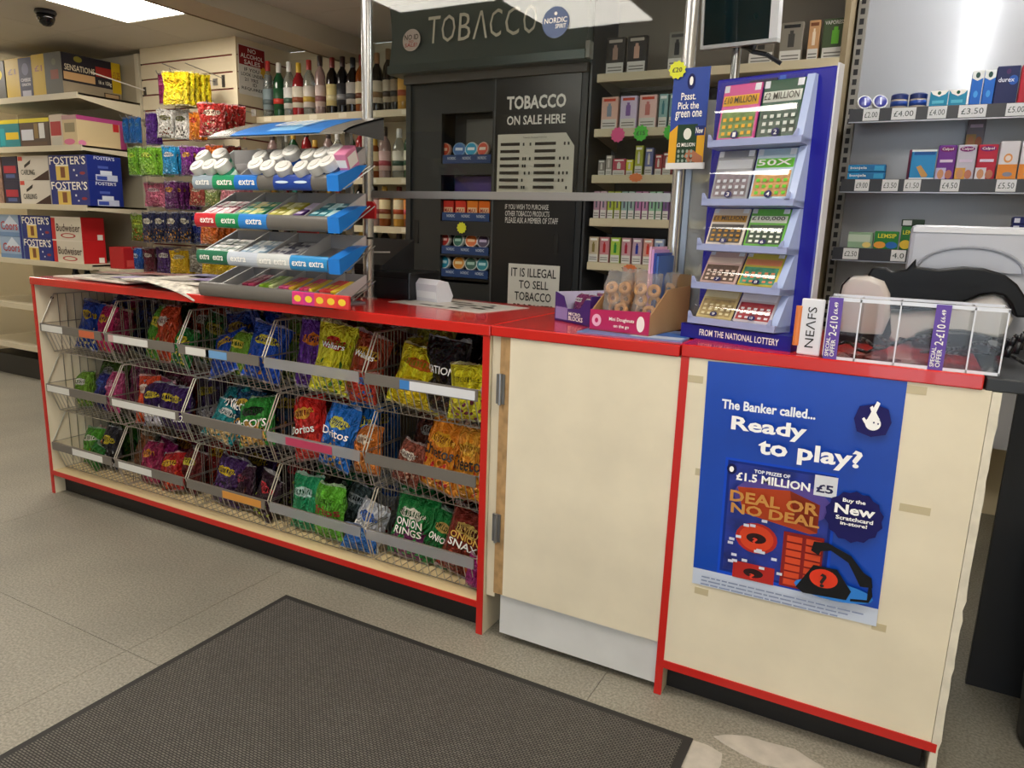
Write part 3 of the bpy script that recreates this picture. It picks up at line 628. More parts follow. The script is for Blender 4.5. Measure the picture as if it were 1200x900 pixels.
hang(212, 171, 228, 206, ('#7c2a8c', '#e8a83a', '#8c3a9c', '#6a2078'), 'violet sweet bag', 5, .032, (), 1.36)
hang(242, 170, 262, 198, ('#c8541f', '#e8882c', '#a83f18', '#d8682c'), 'orange-red sweet bag', 3, .03)
hang(262, 171, 276, 196, ('#7c2a24', '#b8483a', '#6a201c', '#8c342c'), 'dark red sweet bag', 2, .03)
hang(170, 214, 193, 243, ('#c86a84', '#e8c4cc', '#d88a9c', '#b85a74'), 'pale pink sweet bag', 3, .03)
hang(193, 212, 209, 246, ('#5c1f5c', '#d8983a', '#4c184c', '#6c2a6c'), 'plum purple sweet bag', 5, .032, (), 1.36)
hang(222, 214, 240, 242, ('#b8584c', '#e8dcc0', '#d8b48c', '#a84a40'), 'coral and cream sweet bag', 3, .03)
hang(240, 215, 258, 243, ('#8a9a5a', '#e8e4c4', '#c8b878', '#7a8a4a'), 'sage green nut bag', 3, .03)
hang(259, 214, 284, 240, ('#c87a84', '#ecd4d4', '#d8989c', '#b86a74'), 'dusty pink sweet bag', 3, .03)
hang(153, 250, 171, 284, ('#6f8a2c', '#a8b83a', '#a85a22', '#5f7a24'), 'green and amber nut bag', 2, .03)
for k in range(4):
    hang(167+14*k, 248, 183+14*k, 285, ('#161d44', '#e8e0cc', '#c88a2c', '#141a3c'), f'{("first", "second", "third", "fourth")[k]} navy cookie bag', 2, .035, (), 1.36+.02*(k % 2))
hang(222, 250, 236, 287, ('#1c2f7a', '#c8d0e0', '#8a94a8', '#182868'), 'blue and silver bag', 2, .03)
hang(235, 255, 256, 287, ('#d8641f', '#e8a02c', '#c8451c', '#e8843a'), 'flame orange bag', 4, .035, (), 1.36)
hang(155, 290, 168, 322, ('#2a62b8', '#c8dcf0', '#5a8cc8', '#2456a4'), 'blue sachet bag', 2, .03)
hang(168, 290, 183, 320, ('#5a1f30', '#ece6dc', '#4c1828', '#6c2a3c'), 'maroon bag with a white seal', 2, .03)
hang(183, 289, 203, 322, ('#40205c', '#ece6e4', '#361a50', '#4c2a6c'), 'deep purple bag with a white seal', 2, .03)
hang(200, 292, 222, 322, ('#e0b01f', '#e8e0c0', '#d8a41c', '#e8bc2c'), 'yellow bag with a pale seal', 2, .03)
hang(222, 293, 240, 320, ('#8a8474', '#d8d4c8', '#6a6456', '#9c968a'), 'grey nut bag', 2, .03)
for k in range(3): hang(237+15*k, 300, 253+15*k, 324, ('#e8b81c', '#c8861c', '#e0ac1c', '#f0c83a'), f'{("first", "second", "third")[k]} bright yellow bag low down', 2, .035)
for k in range(3): hang(144+7*k, 137, 152+7*k, 168, ('#1f6cc0', '#5aa0dc', '#1a5cac', '#2f7ccc'), f'{("left", "middle", "right")[k]} blue sachet by the shelving end', 1, .03, (), 1.50)
for k, px in enumerate((235, 262)):
    q = P(px, 92, y=YS)
    t = thing('peg_hook', f'{("left", "right")[k]} bare metal peg near the top of the slatted wall', 'hook', (q.x, YS, q.z), 0, 'pegs on the slatted wall')
    B().box(-.012, -.005, -.05, .012, 0, .02, M('#4a4640', .4, .6)).build('bracket', t)
    B().bar((0, 0, .0), (-.02, -.26, .04), .003, steel).build('prong', t)
q = P(163, 85, y=1.3)
t = thing('peg_hook', 'pale empty peg sticking out beside the top shelf box', 'hook', (XS0+.03, YS, q.z-.02), 0, 'pegs on the slatted wall')
B().bar((0, 0, 0), (-.02, -.36, .05), .004, M('#d8d4cc', .4)).build('prong', t)
B().box(-.012, -.005, -.03, .012, 0, .02, M('#4a4640', .4, .6)).build('bracket', t)

# ------------------------------------------------------------------ alcohol notice on the return wall
A = P(278, 48, x=XS1+.014)
t = thing('alcohol_notice', 'red and white no alcohol sales notice on the return wall', 'sign', (XS1+.0125, 1.658, 1.975), 0)
w_, h_ = .215, .29
B().box(0, 0, 0, .003, w_, h_, M('#dcd8d0', .4)).build('plate', t)
decals(t, ((.003, 0, 0), (0, w_, 0), (0, 0, h_)), [(.02, .60, .98, .98, '#8a1f24')],
       [('NO', .35, .86, .65, .95, WH), ('ALCOHOL', .08, .74, .92, .83, WH), ('SALES', .2, .62, .8, .71, WH), ('IF YOU', .2, .48, .75, .55, K), ('LOOK UNDER', .08, .38, .92, .45, K), ('21 YRS', .2, .28, .7, .35, K), ('ID', .5, .19, .65, .26, K), ('REQUIRED', .08, .09, .92, .16, K)])
t = B().prism(star(0, 0, .045, 9, 1, .75), 0, .002, M('#d8b02c', .5), 'z').build('star_sticker', None, loc=(XS1+.03, 1.86, 2.12), rot=(1.2, 0, 1.57)); tag(t, 'yellow star price sticker over the alcohol notice', 'sticker', 'star stickers')

# ------------------------------------------------------------------ spirit shelves
BS0, BS1 = -2.78, -1.42; BSZ = (1.852, 1.478, 1.20, .93)
shm = M('#cfc3a3', .45)
t = thing('spirit_shelving', 'cream wall shelving holding rows of spirit bottles', 'shelf', (BS0, 1.78, 0))
for z in BSZ:
    s = B().box(0, .006, z-.02, BS1-BS0, .31, z, shm).build('shelf_board', t)
    B().box(0, 0, z-.038, BS1-BS0, .006, z, shm).build('price_rail', t)
    for k, f in enumerate((.05, .18, .33, .5, .66, .84, .93)):
        x = f*(BS1-BS0); B().box(x, -.0012, z-.03, x+.06, 0, z-.006, M('#e4dcc4', .5)).build('price_card', t)
B().box(0, .31, .6, BS1-BS0, .316, 2.25, M('#cdbf9f', .6)).build('back_panel', t)
GL = {'clear': M('#dfe6e2', .04, trans=.85), 'green': M('#1e4a2c', .08), 'amber': M('#7a3f16', .08), 'dark': M('#1c1613', .08), 'red': M('#8c1f24', .1), 'rose': M('#b79a94', .08, trans=.4), 'gold': M('#b88a3a', .1), 'black': M('#0e0e10', .15)}
PROF = {'tall': [(.034, 0), (.036, .01), (.036, .185), (.03, .21), (.015, .235), (.0135, .285)], 'round': [(.038, 0), (.041, .01), (.041, .16), (.036, .19), (.016, .225), (.014, .275)],
        'slim': [(.031, 0), (.032, .01), (.032, .20), (.027, .225), (.013, .25), (.012, .30)], 'flat': [(.03, 0), (.035, .01), (.035, .15), (.03, .175), (.014, .195), (.013, .225)]}
PC = {}
def bottle(x, y, z, prof, gl, capc, labc, label, group, lab2=None):
    k = (prof, gl, capc, labc, lab2)
    if k not in PC:
        p = PROF[prof]; hh = p[-1][1]; R = p[1][0]
        PC[k] = (B().lathe(p, GL[gl], 14).mesh('glass_body', True), B().lathe([(R+.0008, .045), (R+.0008, .155)], M(labc, .5), 14).mesh('label', True),
                 B().lathe([(.0158, hh-.045), (.0165, hh-.04), (.0165, hh+.005), (.014, hh+.008)], M(capc, .35), 12).mesh('cap', .8),
                 B().lathe([(R+.0014, .072), (R+.0014, .10)], M(lab2 or '#2a2a2a', .5), 14).mesh('label_band', True))
    t = thing('spirit_bottle', label, 'bottle', (x, y, z), 0, group); t.scale = (1, 1, 1.12 if z > 1.8 else 1)
    for n, me in zip(('glass_body', 'label', 'cap', 'label_band'), PC[k]): ob(n, me, t)
top = [(302, 'flat', 'clear', '#8a8a86', '#8fa0a4', '#5a6a6c', 'small clear'), (315, 'slim', 'clear', '#c03a34', '#d8cfc8', '#a84a44', 'clear red-capped'), (328, 'tall', 'green', '#e4e0d8', '#1f5230', '#c83a2c', 'green white-capped'),
       (340, 'tall', 'clear', '#ecece8', '#dcdcd6', '#3a5a4a', 'clear white-capped'), (351, 'round', 'red', '#d8b03a', '#e0d8c4', '#8c4a2c', 'red gold-capped'), (363, 'tall', 'clear', '#a8342c', '#e0d8cc', '#c8a84a', 'clear maroon-capped'),
       (376, 'slim', 'rose', '#3a2c28', '#d8c4bc', '#8a5a5c', 'rose brown-capped'), (390, 'tall', 'dark', '#7a2a24', '#dccb8c', '#e0d4a4', 'dark yellow-labelled'), (402, 'tall', 'black', '#3a1c18', '#2a2a2e', '#8c8c8c', 'black square-labelled'),
       (414, 'round', 'dark', '#1c1c1e', '#b8b4ac', '#4a4a4a', 'dark silver-labelled'), (424, 'tall', 'amber', '#7a2420', '#d8ccac', '#6a3a1c', 'amber'), (442, 'tall', 'dark', '#a87a4c', '#dccfb4', '#8a6a44', 'dark copper-capped'), (455, 'slim', 'dark', '#8a6a48', '#b4a890', '#3a2c22', 'dark slim brown-capped'), (464, 'slim', 'black', '#7a6244', '#8c7c64', '#2a2420', 'black slim'), (473, 'flat', 'gold', '#7a3a1c', '#d8a850', '#a8481c', 'squat gold')]
for k, (px, pf, gl, cp, lb, l2, d) in enumerate(top):
    x = P(px, 130, y=1.86).x; bottle(max(x, BS0+.03), 1.86, BSZ[0], pf, gl, cp, lb, f'{d} bottle, {ORD[k]} from the left on the top spirit shelf', 'bottles on the top spirit shelf', l2)
kinds = [('tall', 'rose', '#3a2c28', '#d8b4b0', '#a84a54', 'rose pink'), ('slim', 'red', '#20302c', '#8c3444', '#e0a8a0', 'red'), ('tall', 'amber', '#38a08c', '#d88a3a', '#c84a5c', 'amber teal-capped'), ('round', 'clear', '#e0e0dc', '#dcd8c8', '#2c4a3a', 'clear white-topped'),
         ('flat', 'amber', '#c8a03a', '#e0d0a0', '#7a3a1c', 'small amber'), ('round', 'dark', '#1c1c1c', '#d8ccb0', '#7a2a24', 'dark'), ('tall', 'green', '#c8a03a', '#dcd8c0', '#1f5230', 'green'), ('tall', 'gold', '#8a2a24', '#e4d8b0', '#a8481c', 'gold')]
for s, (z, ofs, nm) in enumerate(((BSZ[1], 0, 'second'), (BSZ[2], 4, 'third'), (BSZ[3], 5, 'lowest'))):
    for k in range(15):
        pf, gl, cp, lb, l2, d = kinds[(k*3+ofs+k//5) % 8]
        if s > 0 and pf in ('slim', 'tall'): pf = 'flat'
        bottle(BS0+.05+k*.091, 1.86+.02*(k % 2), z, pf, gl, cp, lb, f'{d} bottle, {ORD[k]} from the left on the {nm} spirit shelf', f'bottles on the {nm} spirit shelf', l2)
# ------------------------------------------------------------------ beer shelving on the left
GX, GY0, GY1 = -3.72, 1.21, 1.66; GL_ = 1.5
GZ = (1.955, 1.64, 1.265, .885, .56, .26)
gm = M('#c9c0a8', .4); gdk = M('#a59c86', .5)
t = thing('beer_shelving', 'cream metal shelving stacked with beer cartons on the left', 'shelf', (GX, GY0, 0))
for k, z in enumerate(GZ):
    s = B().box(-GL_, .004, z-.012, 0, GY1-GY0, z, gm).build('shelf_board', t)
    B().box(-GL_, -.004, z-.034, .002, .004, z+.003, gm).build('price_rail', t)
    B().prism([(.004, z), (.004, z-.03), (GY1-GY0, z-.10 if k < 1 else z-.05), (GY1-GY0, z)], -.006, .0, gm, 'x').build('shelf_bracket', t)
B().box(-GL_, GY1-GY0, 0, -.02, GY1-GY0+.03, 2.27, gdk).build('back_panel', t)
u = B().box(-.03, GY1-GY0-.02, 0, .01, GY1-GY0+.03, 2.27, gm).build('upright', t)
b = B()
for k in range(60): b.box(.0095, GY1-GY0-.002, .3+k*.032, .0108, GY1-GY0+.008, .3+k*.032+.018, M('#2a2824', .6))
b.build('slots', u)
B().box(-GL_, .06, 0, 0, GY1-GY0, .15, M('#2a2825', .6)).build('plinth', t)
def sh(px0, px1, pyt, z, y0=GY0+.02):
    """front-left / front-right pixel columns and top pixel row of a box standing at shelf height z -> x0, x1, height"""
    a, c = P(px0, pyt, y=y0), P(px1, pyt, y=y0); return a.x, c.x, (a.z+c.z)/2-z
NV, RD = '#16297c', '#b81c20'
GXE = GX-.01
# top shelf
w = P(75, 80, y=GY0+.03).x
def tb(x1, wd, h, dpt, y0, z, nm, label, col, pan=(), tx=(), group='cartons on the left shelving'):
    return carton(nm, label, 'carton', (x1-wd/2, y0+dpt/2, z), 0, wd, dpt, h, col, pan, tx, group)
z = GZ[0]
def fb(x0, x1, *a, **k): return tb(x1, x1-x0-.004, *a, **k)
fb(-4.235, -3.905, .26, .40, GY0+.03, z, 'crisp_carton', 'black and yellow crisp carton at the right end of the top shelf', '#9c8f78',
   [('F', .43, 0, 1, 1, '#57564e'), ('F', 0, 0, .43, 1, '#c9a81c'), ('F', .62, .38, .88, .6, '#8a4a3a'), ('F', .68, .7, .82, .86, '#6a6a58', 'o'),
    ('R', 0, .33, .84, 1, '#221f28'), ('R', .84, 0.25, 1, 1, '#c9a81c'), ('R', .56, .58, .84, .82, '#9c2a24'), ('R', .02, .38, .54, .56, '#c8a070'), ('R', .2, .82, .34, .96, '#8a8030', 'o'), ('R', .68, .06, .96, .22, '#3a2c24'), ('R', .70, .08, .94, .20, '#b89a74')],
   [('R', 'SENSATIONS', .04, .60, .54, .74, '#d8ccb0'), ('R', '16 x 150g', .60, .38, .82, .50, '#e8e0d0'), ('F', '£1', .1, .6, .35, .74, '#8a3a1c'), ('R', '£1.25', .86, .6, .98, .78, '#8a3a1c')])
fb(-4.55, -4.235, .255, .38, GY0+.03, z, 'crisp_carton', 'navy and yellow crisp carton second from the right on the top shelf', '#c9a81c',
   [('F', .52, 0, 1, .98, '#23244a'), ('F', .64, .55, .88, .85, '#6a6a8c', 'o'), ('F', .60, .04, .92, .18, '#b8b8c8')], [('F', 'CHEESE', .58, .40, .94, .48, '#d8d4e0'), ('F', 'ONION', .6, .29, .92, .36, '#d8d4e0'), ('F', '£1', .12, .6, .4, .74, '#6a3a1c')])
fb(-4.87, -4.555, .25, .38, GY0+.03, z, 'crisp_carton', 'grey crisp carton with yellow disc at the left frame edge', '#4e4c46', [('F', .55, .5, .9, .8, '#d8c83a', 'o')], [])
# second shelf
z = GZ[1]
fb(-3.96, -3.80, .19, .34, GY0+.03, z, 'sweet_carton', 'cream and pink sweet carton open at the shelf end', '#c8b48c',
   [('R', 0, .86, 1, 1, '#a8427c'), ('F', 0, .86, 1, 1, '#b08a8c'), ('R', .86, 0, 1, 1, '#a8427c'), ('R', .72, .6, .84, .86, '#b82a2c'), ('F', .05, .04, .8, .24, '#c86a8c', 'o'), ('R', .0, .02, .16, .2, '#c8789c', 'o'), ('F', .15, .45, .85, .75, '#8c8060')],
   [])
fb(-4.10, -3.96, .20, .3, GY0+.03, z, 'snack_carton', 'narrow red and white snack carton on the second shelf', '#c8b8a8', [('F', .08, .34, .92, .78, '#a82a2c'), ('F', .1, .04, .9, .3, '#b8b4a8')], [])
fb(-4.45, -4.10, .185, .3, GY0+.03, z, 'snack_carton', 'dark brown snack carton with yellow top band', '#4a382c', [('F', 0, .86, 1, 1, '#d8c81f'), ('F', .06, .25, .46, .62, '#c8ccd8'), ('F', .66, .3, .84, .82, '#d8d8d8'), ('F', .5, .3, .63, .82, '#8a7040'), ('F', .08, .03, .9, .18, '#5c4634')], [])
fb(-4.69, -4.45, .185, .3, GY0+.03, z, 'snack_carton', 'teal snack carton with yellow top band', '#167a84', [('F', 0, .86, 1, 1, '#d8c81f'), ('F', .3, .3, .95, .55, '#d8b81f'), ('F', 0, .1, .25, .7, '#1c98a4')], [])
fb(-4.92, -4.69, .185, .3, GY0+.03, z, 'snack_carton', 'teal snack carton at the far left of the second shelf', '#1a8088', [('F', 0, .86, 1, 1, '#d8c81f')])
# beer packs
def beer(x1, wd, h, z, kind, label, grp='beer multipacks on the left shelving'):
    d = .16 if kind == 'bud' else .235
    if kind == 'fosters':
        return carton('beer_pack', label, 'beer pack', (x1-wd/2, GY0+.025+d/2, z), 0, wd, d, h, NV,
            [('F', .18, 0, .52, .56, '#d8ba5c'), ('F', .18, .56, .52, .62, '#e8e4dc'), ('F', .30, .1, .42, .52, '#7a4a2c'), ('F', .8, .22, .94, .34, '#8c2a3c', 'o'), ('F', .64, .36, .68, .44, '#e0e4f0'), ('F', .70, .16, .74, .22, '#e0e4f0'), ('R', .22, .02, .86, .26, '#b8c0d8'), ('R', .36, .26, .7, .42, '#ccd4e4'), ('R', .25, .05, .55, .2, '#34489c'), ('R', .3, .5, .6, .6, '#4a5cae')],
            [('F', "FOSTER'S", .03, .62, .97, .95, WH), ('R', "FOSTER'S", .2, .84, .80, .97, '#d8dcec')], grp)
    if kind == 'carling':
        return carton('beer_pack', label, 'beer pack', (x1-wd/2, GY0+.025+d/2, z), 0, wd, d, h, '#cfc9bf',
            [('F', 0, 0, 0, 0, '#3c241f', [(.45, 0), (1, .42), (1, 0)]), ('F', .02, .8, .17, .97, '#c8483c'), ('F', 0, 0, 0, 0, '#2a2422', [(.22, .62), (.45, .84), (.42, .68), (.22, .5)])], [('F', 'CARLING', .1, .22, .55, .44, '#2a2a28')], grp)
    if kind == 'coors':
        return carton('beer_pack', label, 'beer pack', (x1-wd/2, GY0+.025+d/2, z), 0, wd, d, h, '#8fa6c4',
            [('F', .9, 0, 1, 1, NV), ('F', 0, 0, 0, 0, '#c8d4e4', [(.2, .5), (.55, .98), (.9, .5)]), ('F', .0, 0, .9, .2, '#6a88b0')], [('F', 'Coors', .12, .3, .85, .7, '#a8242c')], grp)
    if kind == 'bud':
        return carton('beer_pack', label, 'beer pack', (x1-wd/2, GY0+.025+d/2, z), 0, wd, d, h, RD,
            [('F', .14, 0, 1, 1, '#d0c8b8'), ('F', .0, .94, 1, 1, '#d8d0c4'), ('F', .3, .08, .8, .3, '#a83a38', 'o'), ('F', .36, .12, .74, .26, '#d0c8b8', 'o'), ('R', .66, .03, .9, .26, '#e8e4dc')], [('F', 'Budweiser', .18, .36, .96, .7, '#3c2422')], grp)
    return carton('beer_pack', label, 'beer pack', (x1-wd/2, GY0+.025+d/2, z), 0, wd, d, h, '#1c1c3c', [('F', .1, .3, .9, .6, '#a82a3c'), ('F', .2, .1, .8, .25, '#4a5a8c')], [], grp)
z = GZ[2]; hh = .16
def bp_(x0, x1, zz, h, *a): return beer(x1, x1-x0-.004, h, zz, *a)
for k, wd_ in ((0, 'lower'), (1, 'upper')):
    bp_(-4.14, -3.72, z+k*hh, hh, 'fosters', f'{wd_} blue lager pack at the shelf end, above the red packs')
    bp_(-4.505, -4.145, z+k*hh, hh, 'carling', f'{wd_} white lager pack with black wedge')
    bp_(-4.70, -4.51, z+k*hh, hh, 'dark', f'{wd_} dark navy lager pack beside the white packs')
    carton('beer_pack', f'{wd_} brown pictured beer pack at the left frame edge', 'beer pack', (-4.82, GY0+.155, z+k*hh), 0, .22, .26, hh, '#7a5a4c', [('F', .5, 0, 1, 1, M('#8a6a5c', .5, var=.6, vscale=40))], (), 'beer multipacks on the left shelving')
z = GZ[3]; hh = .152
for k, wd_ in ((0, 'lower'), (1, 'upper')):
    bp_(-4.18, -3.84, z+k*hh, hh, 'bud', f'{wd_} red and white beer pack below the blue packs')
    bp_(-4.53, -4.185, z+k*hh, hh, 'fosters', f'{wd_} blue lager pack between red pack and silver pack')
    bp_(-4.83, -4.535, z+k*hh, hh, 'coors', f'{wd_} silver mountain beer pack at the left edge')
carton('beer_pack', 'small plain red pack right of the red and white packs', 'beer pack', (-3.63, 1.42, z-.02), .1, .13, .2, .14, '#a81c20', [('R', .1, .1, .8, .4, '#c84a44')], (), 'beer multipacks on the left shelving')
B().box(-3.71, 1.25, .845, -3.5, 1.62, .864, gm).build('shelf_end_ledge', bpy.data.objects['beer_shelving'], loc=(-GX, -GY0, 0))
# big bottles on the low shelves
def soda(x, y, z, col, lab_, label, h=.30):
    t = thing('drink_bottle', label, 'bottle', (x, y, z), 0, 'large dark drink bottles on the low shelves')
    R = .048
    B().lathe([(R*.8, 0), (R, .012), (R, h*.62), (R*.85, h*.72), (R*.38, h*.88), (R*.3, h*.95)], M(col, .12), 18).build('bottle_body', t, True)
    B().lathe([(R*1.015, h*.25), (R*1.015, h*.56)], M(lab_, .4), 18).build('label', t, True)
    B().lathe([(R*.36, h*.92), (R*.36, h)], M('#1c2030', .4), 12).build('cap', t, .8)
    return t
q = soda(GX-.17, GY0+.07, GZ[4], '#14222c', '#1c2f5c', 'dark blue-labelled bottle on the shelf left of the counter')
text(q, 'ICE', (-.02, -.0492, .10), (.04, 0, 0), (0, 0, .035), '#c8d4e0')
soda(GX-.30, GY0+.07, GZ[4], '#1c2430', '#3a2a4c', 'dark purple-labelled bottle left of the blue-labelled one')
for k, (dx, lc, d) in enumerate(((.05, '#6a2a24', 'red-labelled'), (.17, '#a8b8c8', 'grey-labelled'), (.29, '#6a5a24', 'ochre-labelled'), (.41, '#2a4a5c', 'slate-labelled'))):
    soda(GX-dx, GY0+.08, GZ[5], '#1a2228', lc, f'dark {d} bottle on the bottom shelf')

# ------------------------------------------------------------------ tobacco cabinet
TX0, TX1, TY = -1.40, -.385, 1.50
dk = M('#23272a', .38); dk2 = M('#15171a', .4); hdm = M('#5a6460', .28, .35)
t = thing('tobacco_cabinet', 'tall dark tobacco cabinet with sliding doors and raised header', 'cabinet', (TX0, TY, 0)); w = TX1-TX0
b = B(); b.box(0, 0, .1, .03, .45, 2.0, dk); b.box(w-.03, 0, .1, w, .45, 2.0, dk); b.box(0, .43, .1, w, .45, 2.0, dk2); b.box(0, 0, .06, w, .45, .1, dk); b.box(0, 0, 1.925, w, .45, 2.0, dk); b.build('carcass', t)
hd = B()
hp = [(-.075, 1.955), (-.065, 2.015), (-.045, 2.12), (-.05, 2.2), (-.065, 2.28), (.05, 2.28), (.05, 1.955)]
hd.prism(hp, -.055, w+.01, hdm, 'x'); hd = hd.build('header', t, .5)
B().box(-.057, -.083, 1.958, w+.012, -.066, 1.995, M('#4a5452', .3, .5)).build('header_trim', hd)
B().box(0, -.02, 1.915, w, .0, 1.955, M('#4c4742', .5)).build('header_underside', hd)
B().box(w+.01, -.075, 1.96, w+.03, -.03, 2.03, M('#8c8c84', .4)).build('end_bracket', hd)
for ch, px0, px1 in zip('TOBΛCCO', (502, 518, 538, 555, 574, 592, 613), (516, 534, 552, 572, 588, 609, 629)):
    a, c = P(px0, 50, y=TY-.055), P(px1, 45, y=TY-.055)
    text(hd, ch, (a.x-TX0, -.063, 2.085), (c.x-a.x, 0, 0), (0, .012, .125), '#e0dac6', .003, bold=-.004)
for nm, px, py, r, c1, rows in (('identity_sticker', 482, 47, .053, '#d8c8bc', [('NO ID', -.8, .02, .8, .5, '#3a2a24'), ('NO', -.25, -.25, .25, -.02, '#b83a34'), ('SALE!', -.7, -.62, .7, -.28, '#b83a34')]), ('brand_sticker', 651, 26, .062, '#2f4a72', [('NORDIC', -.85, -.05, .85, .3, WH), ('SPIRIT', .0, -.4, .8, -.12, WH)])):
    q = P(px, py, y=TY-.07)
    if nm == 'brand_sticker': SPOT = (px, py, c1, rows); continue
    s = B().lathe([(r, 0), (r, .002)], M(c1, .4), 24).build(nm, hd, False, (q.x-TX0, -.068, q.z), (math.radians(84), 0, 0))
    for tt in rows: text(s, tt[0], (tt[1]*r, tt[2]*r, .002), ((tt[3]-tt[1])*r, 0, 0), (0, (tt[4]-tt[2])*r, 0), tt[5])
# left sliding door with its open display column
MX = -.865-TX0
ld = B()
ox0, ox1 = -1.185-TX0, -.885-TX0
ld.box(.03, .012, .1, ox0, .035, 1.915, dk); ld.box(ox1, .012, .1, MX, .035, 1.915, dk)
for a, c in ((.1, .925), (1.77, 1.915)): ld.box(ox0, .012, a, ox1, .035, c, dk)
for a, c in ((1.066, 1.07), (1.172, 1.24), (1.36, 1.385), (1.475, 1.525)): ld.box(ox0, .012, a-.004, ox1, .03, c, dk)
ld = ld.build('sliding_door', t)
B().box(.05, .008, 1.12, .075, .013, 1.24, M('#0a0b0c', .5)).build('finger_pull', ld)
nb = B()
for a in (.95, 1.068, 1.24, 1.38, 1.522): nb.box(ox0, .035, a-.012, ox1, .154, a, dk2)
nb.box(ox0-.01, .155, .9, ox1+.01, .16, 1.78, M('#26282c', .5)); nb.build('display_niche', t)
B().box(ox0+.075, .13, 1.60, ox1-.01, .15, 1.755, M('#6a6a66', .4)).build('steel_plate', t)
B().box(ox0+.03, .10, 1.385, ox1-.005, .11, 1.47, M('#4a3a7c', .25, var=.5, vscale=6)).build('poster_panel', t)
# right sliding door
rd_ = B().box(MX, -.006, .1, w-.03, .012, 1.915, M('#1c1e21', .28)).build('sliding_door', t)
B().box(MX-.002, -.008, .1, MX+.006, .012, 1.915, M('#4a4d50', .4)).build('door_edge', rd_)
fo = lambda px, py: P(px, py, y=TY-.0065)-Vector((TX0, TY, 0))
def dtext(par, s, px0, py0, px1, py1, col, bold=.012):
    a, c = fo(px0, py1), fo(px1, py0); text(par, s, a, (c.x-a.x, 0, 0), (0, 0, c.z-a.z), col, bold=bold)
dtext(rd_, 'TOBACCO', 594, 109, 664, 129, WH, .03); dtext(rd_, 'ON SALE HERE', 594, 133, 663, 147, WH, .02)
for k, s in enumerate(('IF YOU WISH TO PURCHASE', 'OTHER TOBACCO PRODUCTS', 'PLEASE ASK A MEMBER OF STAFF')): dtext(rd_, s, 592, 240+8*k, (643, 644, 654)[k], 245+8*k, '#e4e4e0', 0)
B().box(fo(662, 0).x-.004, -.009, fo(665, 297).z, fo(668, 0).x-.004, -.005, fo(665, 275).z, M('#050506', .5)).build('finger_pull', rd_)
a, c = fo(582, 229), fo(674, 155)
zl_ = a.z+.004
pb = B().prism([(a.x, zl_), (c.x, zl_), (c.x, c.z-.06), (c.x-.045, c.z), (a.x, c.z)], -.0095, -.0065, M('#d2cfc2', .5)).build('price_list', rd_)
pw_, ph_ = c.x-a.x, c.z-zl_; pan = []
for r in range(8):
    y1 = .86-.118*r
    pan += [(.04, y1-.05, .30, y1, '#2c2620'), (.50, y1-.05, .77, y1, '#2c2620')]
    for q in (.34, .37, .43, .82, .87, .92):
        if random.random() < .72: pan.append((q, y1-.055, q+.022, y1-.005, '#2a2a28'))
decals(pb, ((a.x, -.0095, zl_), (pw_, 0, 0), (0, 0, ph_)), pan, [('Tobacco Products Price List', .35, .925, .66, .95, '#6a6a64')])
a, c = P(594, 372, y=TY-.012), P(656, 312, y=TY-.012)
s = B().box(0, 0, 0, c.x-a.x, .003, c.z-a.z, M('#d4d2cb', .5)).build('tobacco_notice', None, loc=(a.x, TY-.0115, a.z)); tag(s, 'white notice saying it is illegal to sell tobacco, stuck on the cabinet door', 'sign')
sw, shh = c.x-a.x, c.z-a.z
decals(s, ((0, 0, 0), (sw, 0, 0), (0, 0, shh)), [], [('IT IS ILLEGAL', .06, .77, .94, .93, '#1a1a1a'), ('TO SELL', .22, .56, .80, .71, '#1a1a1a'), ('TOBACCO', .14, .34, .86, .50, '#1a1a1a'), ('PRODUCTS', .12, .12, .9, .28, '#1a1a1a')])
# tins in the display column
def tin(px, py, zc, cols, desc, k):
    q = P(px, py, y=TY+.07); t = thing('round_tin', desc, 'tin', (q.x, TY+.07, zc), 0, 'round tins in the tobacco cabinet'); t.rotation_euler = (math.radians(80), 0, random.uniform(-.2, .2))
    B().lathe([(.034, 0), (.036, .003), (.036, .02), (.034, .023)], M(cols[0], .35), 20).build('tin_body', t, .8)
    B().lathe([(.030, .023), (.030, .0245)], M(cols[1], .35), 20).build('lid_print', t); B().box(-.02, -.006, .0245, .02, .008, .0252, M(cols[2], .4)).build('lid_mark', t)
rows = [(1.595, 'upper', [('#e0a890', '#d0502c', '#f0c8a8'), ('#6a98c8', '#2f66a8', '#c8dcf0'), ('#d8e8f0', '#2aa0c8', '#e8f4f8'), ('#e8c0b0', '#c8482c', '#f0d8c8')]),
        (1.14, 'third', [('#e8e0dc', '#c03a34', '#f0c0b8'), ('#dce8e4', '#1f6a5c', '#a8d8c8'), ('#f0e4d8', '#e0702c', '#f8d0a0'), ('#e0dce8', '#4a3a5c', '#c8b8dc')]),
        (1.022, 'lowest', [('#dce8f0', '#2a98c0', '#c8e8f4'), ('#e8d8c0', '#d8902c', '#f4e0b0'), ('#dce4e0', '#1f5a4c', '#a0c8b8'), ('#d8ecf0', '#208a9c', '#b8e4ec')])]
cn = {'#d0502c': 'orange', '#2f66a8': 'blue', '#2aa0c8': 'cyan', '#c8482c': 'red', '#c03a34': 'red', '#1f6a5c': 'green', '#e0702c': 'orange', '#4a3a5c': 'purple', '#2a98c0': 'sky blue', '#d8902c': 'amber', '#1f5a4c': 'dark green', '#208a9c': 'teal'}
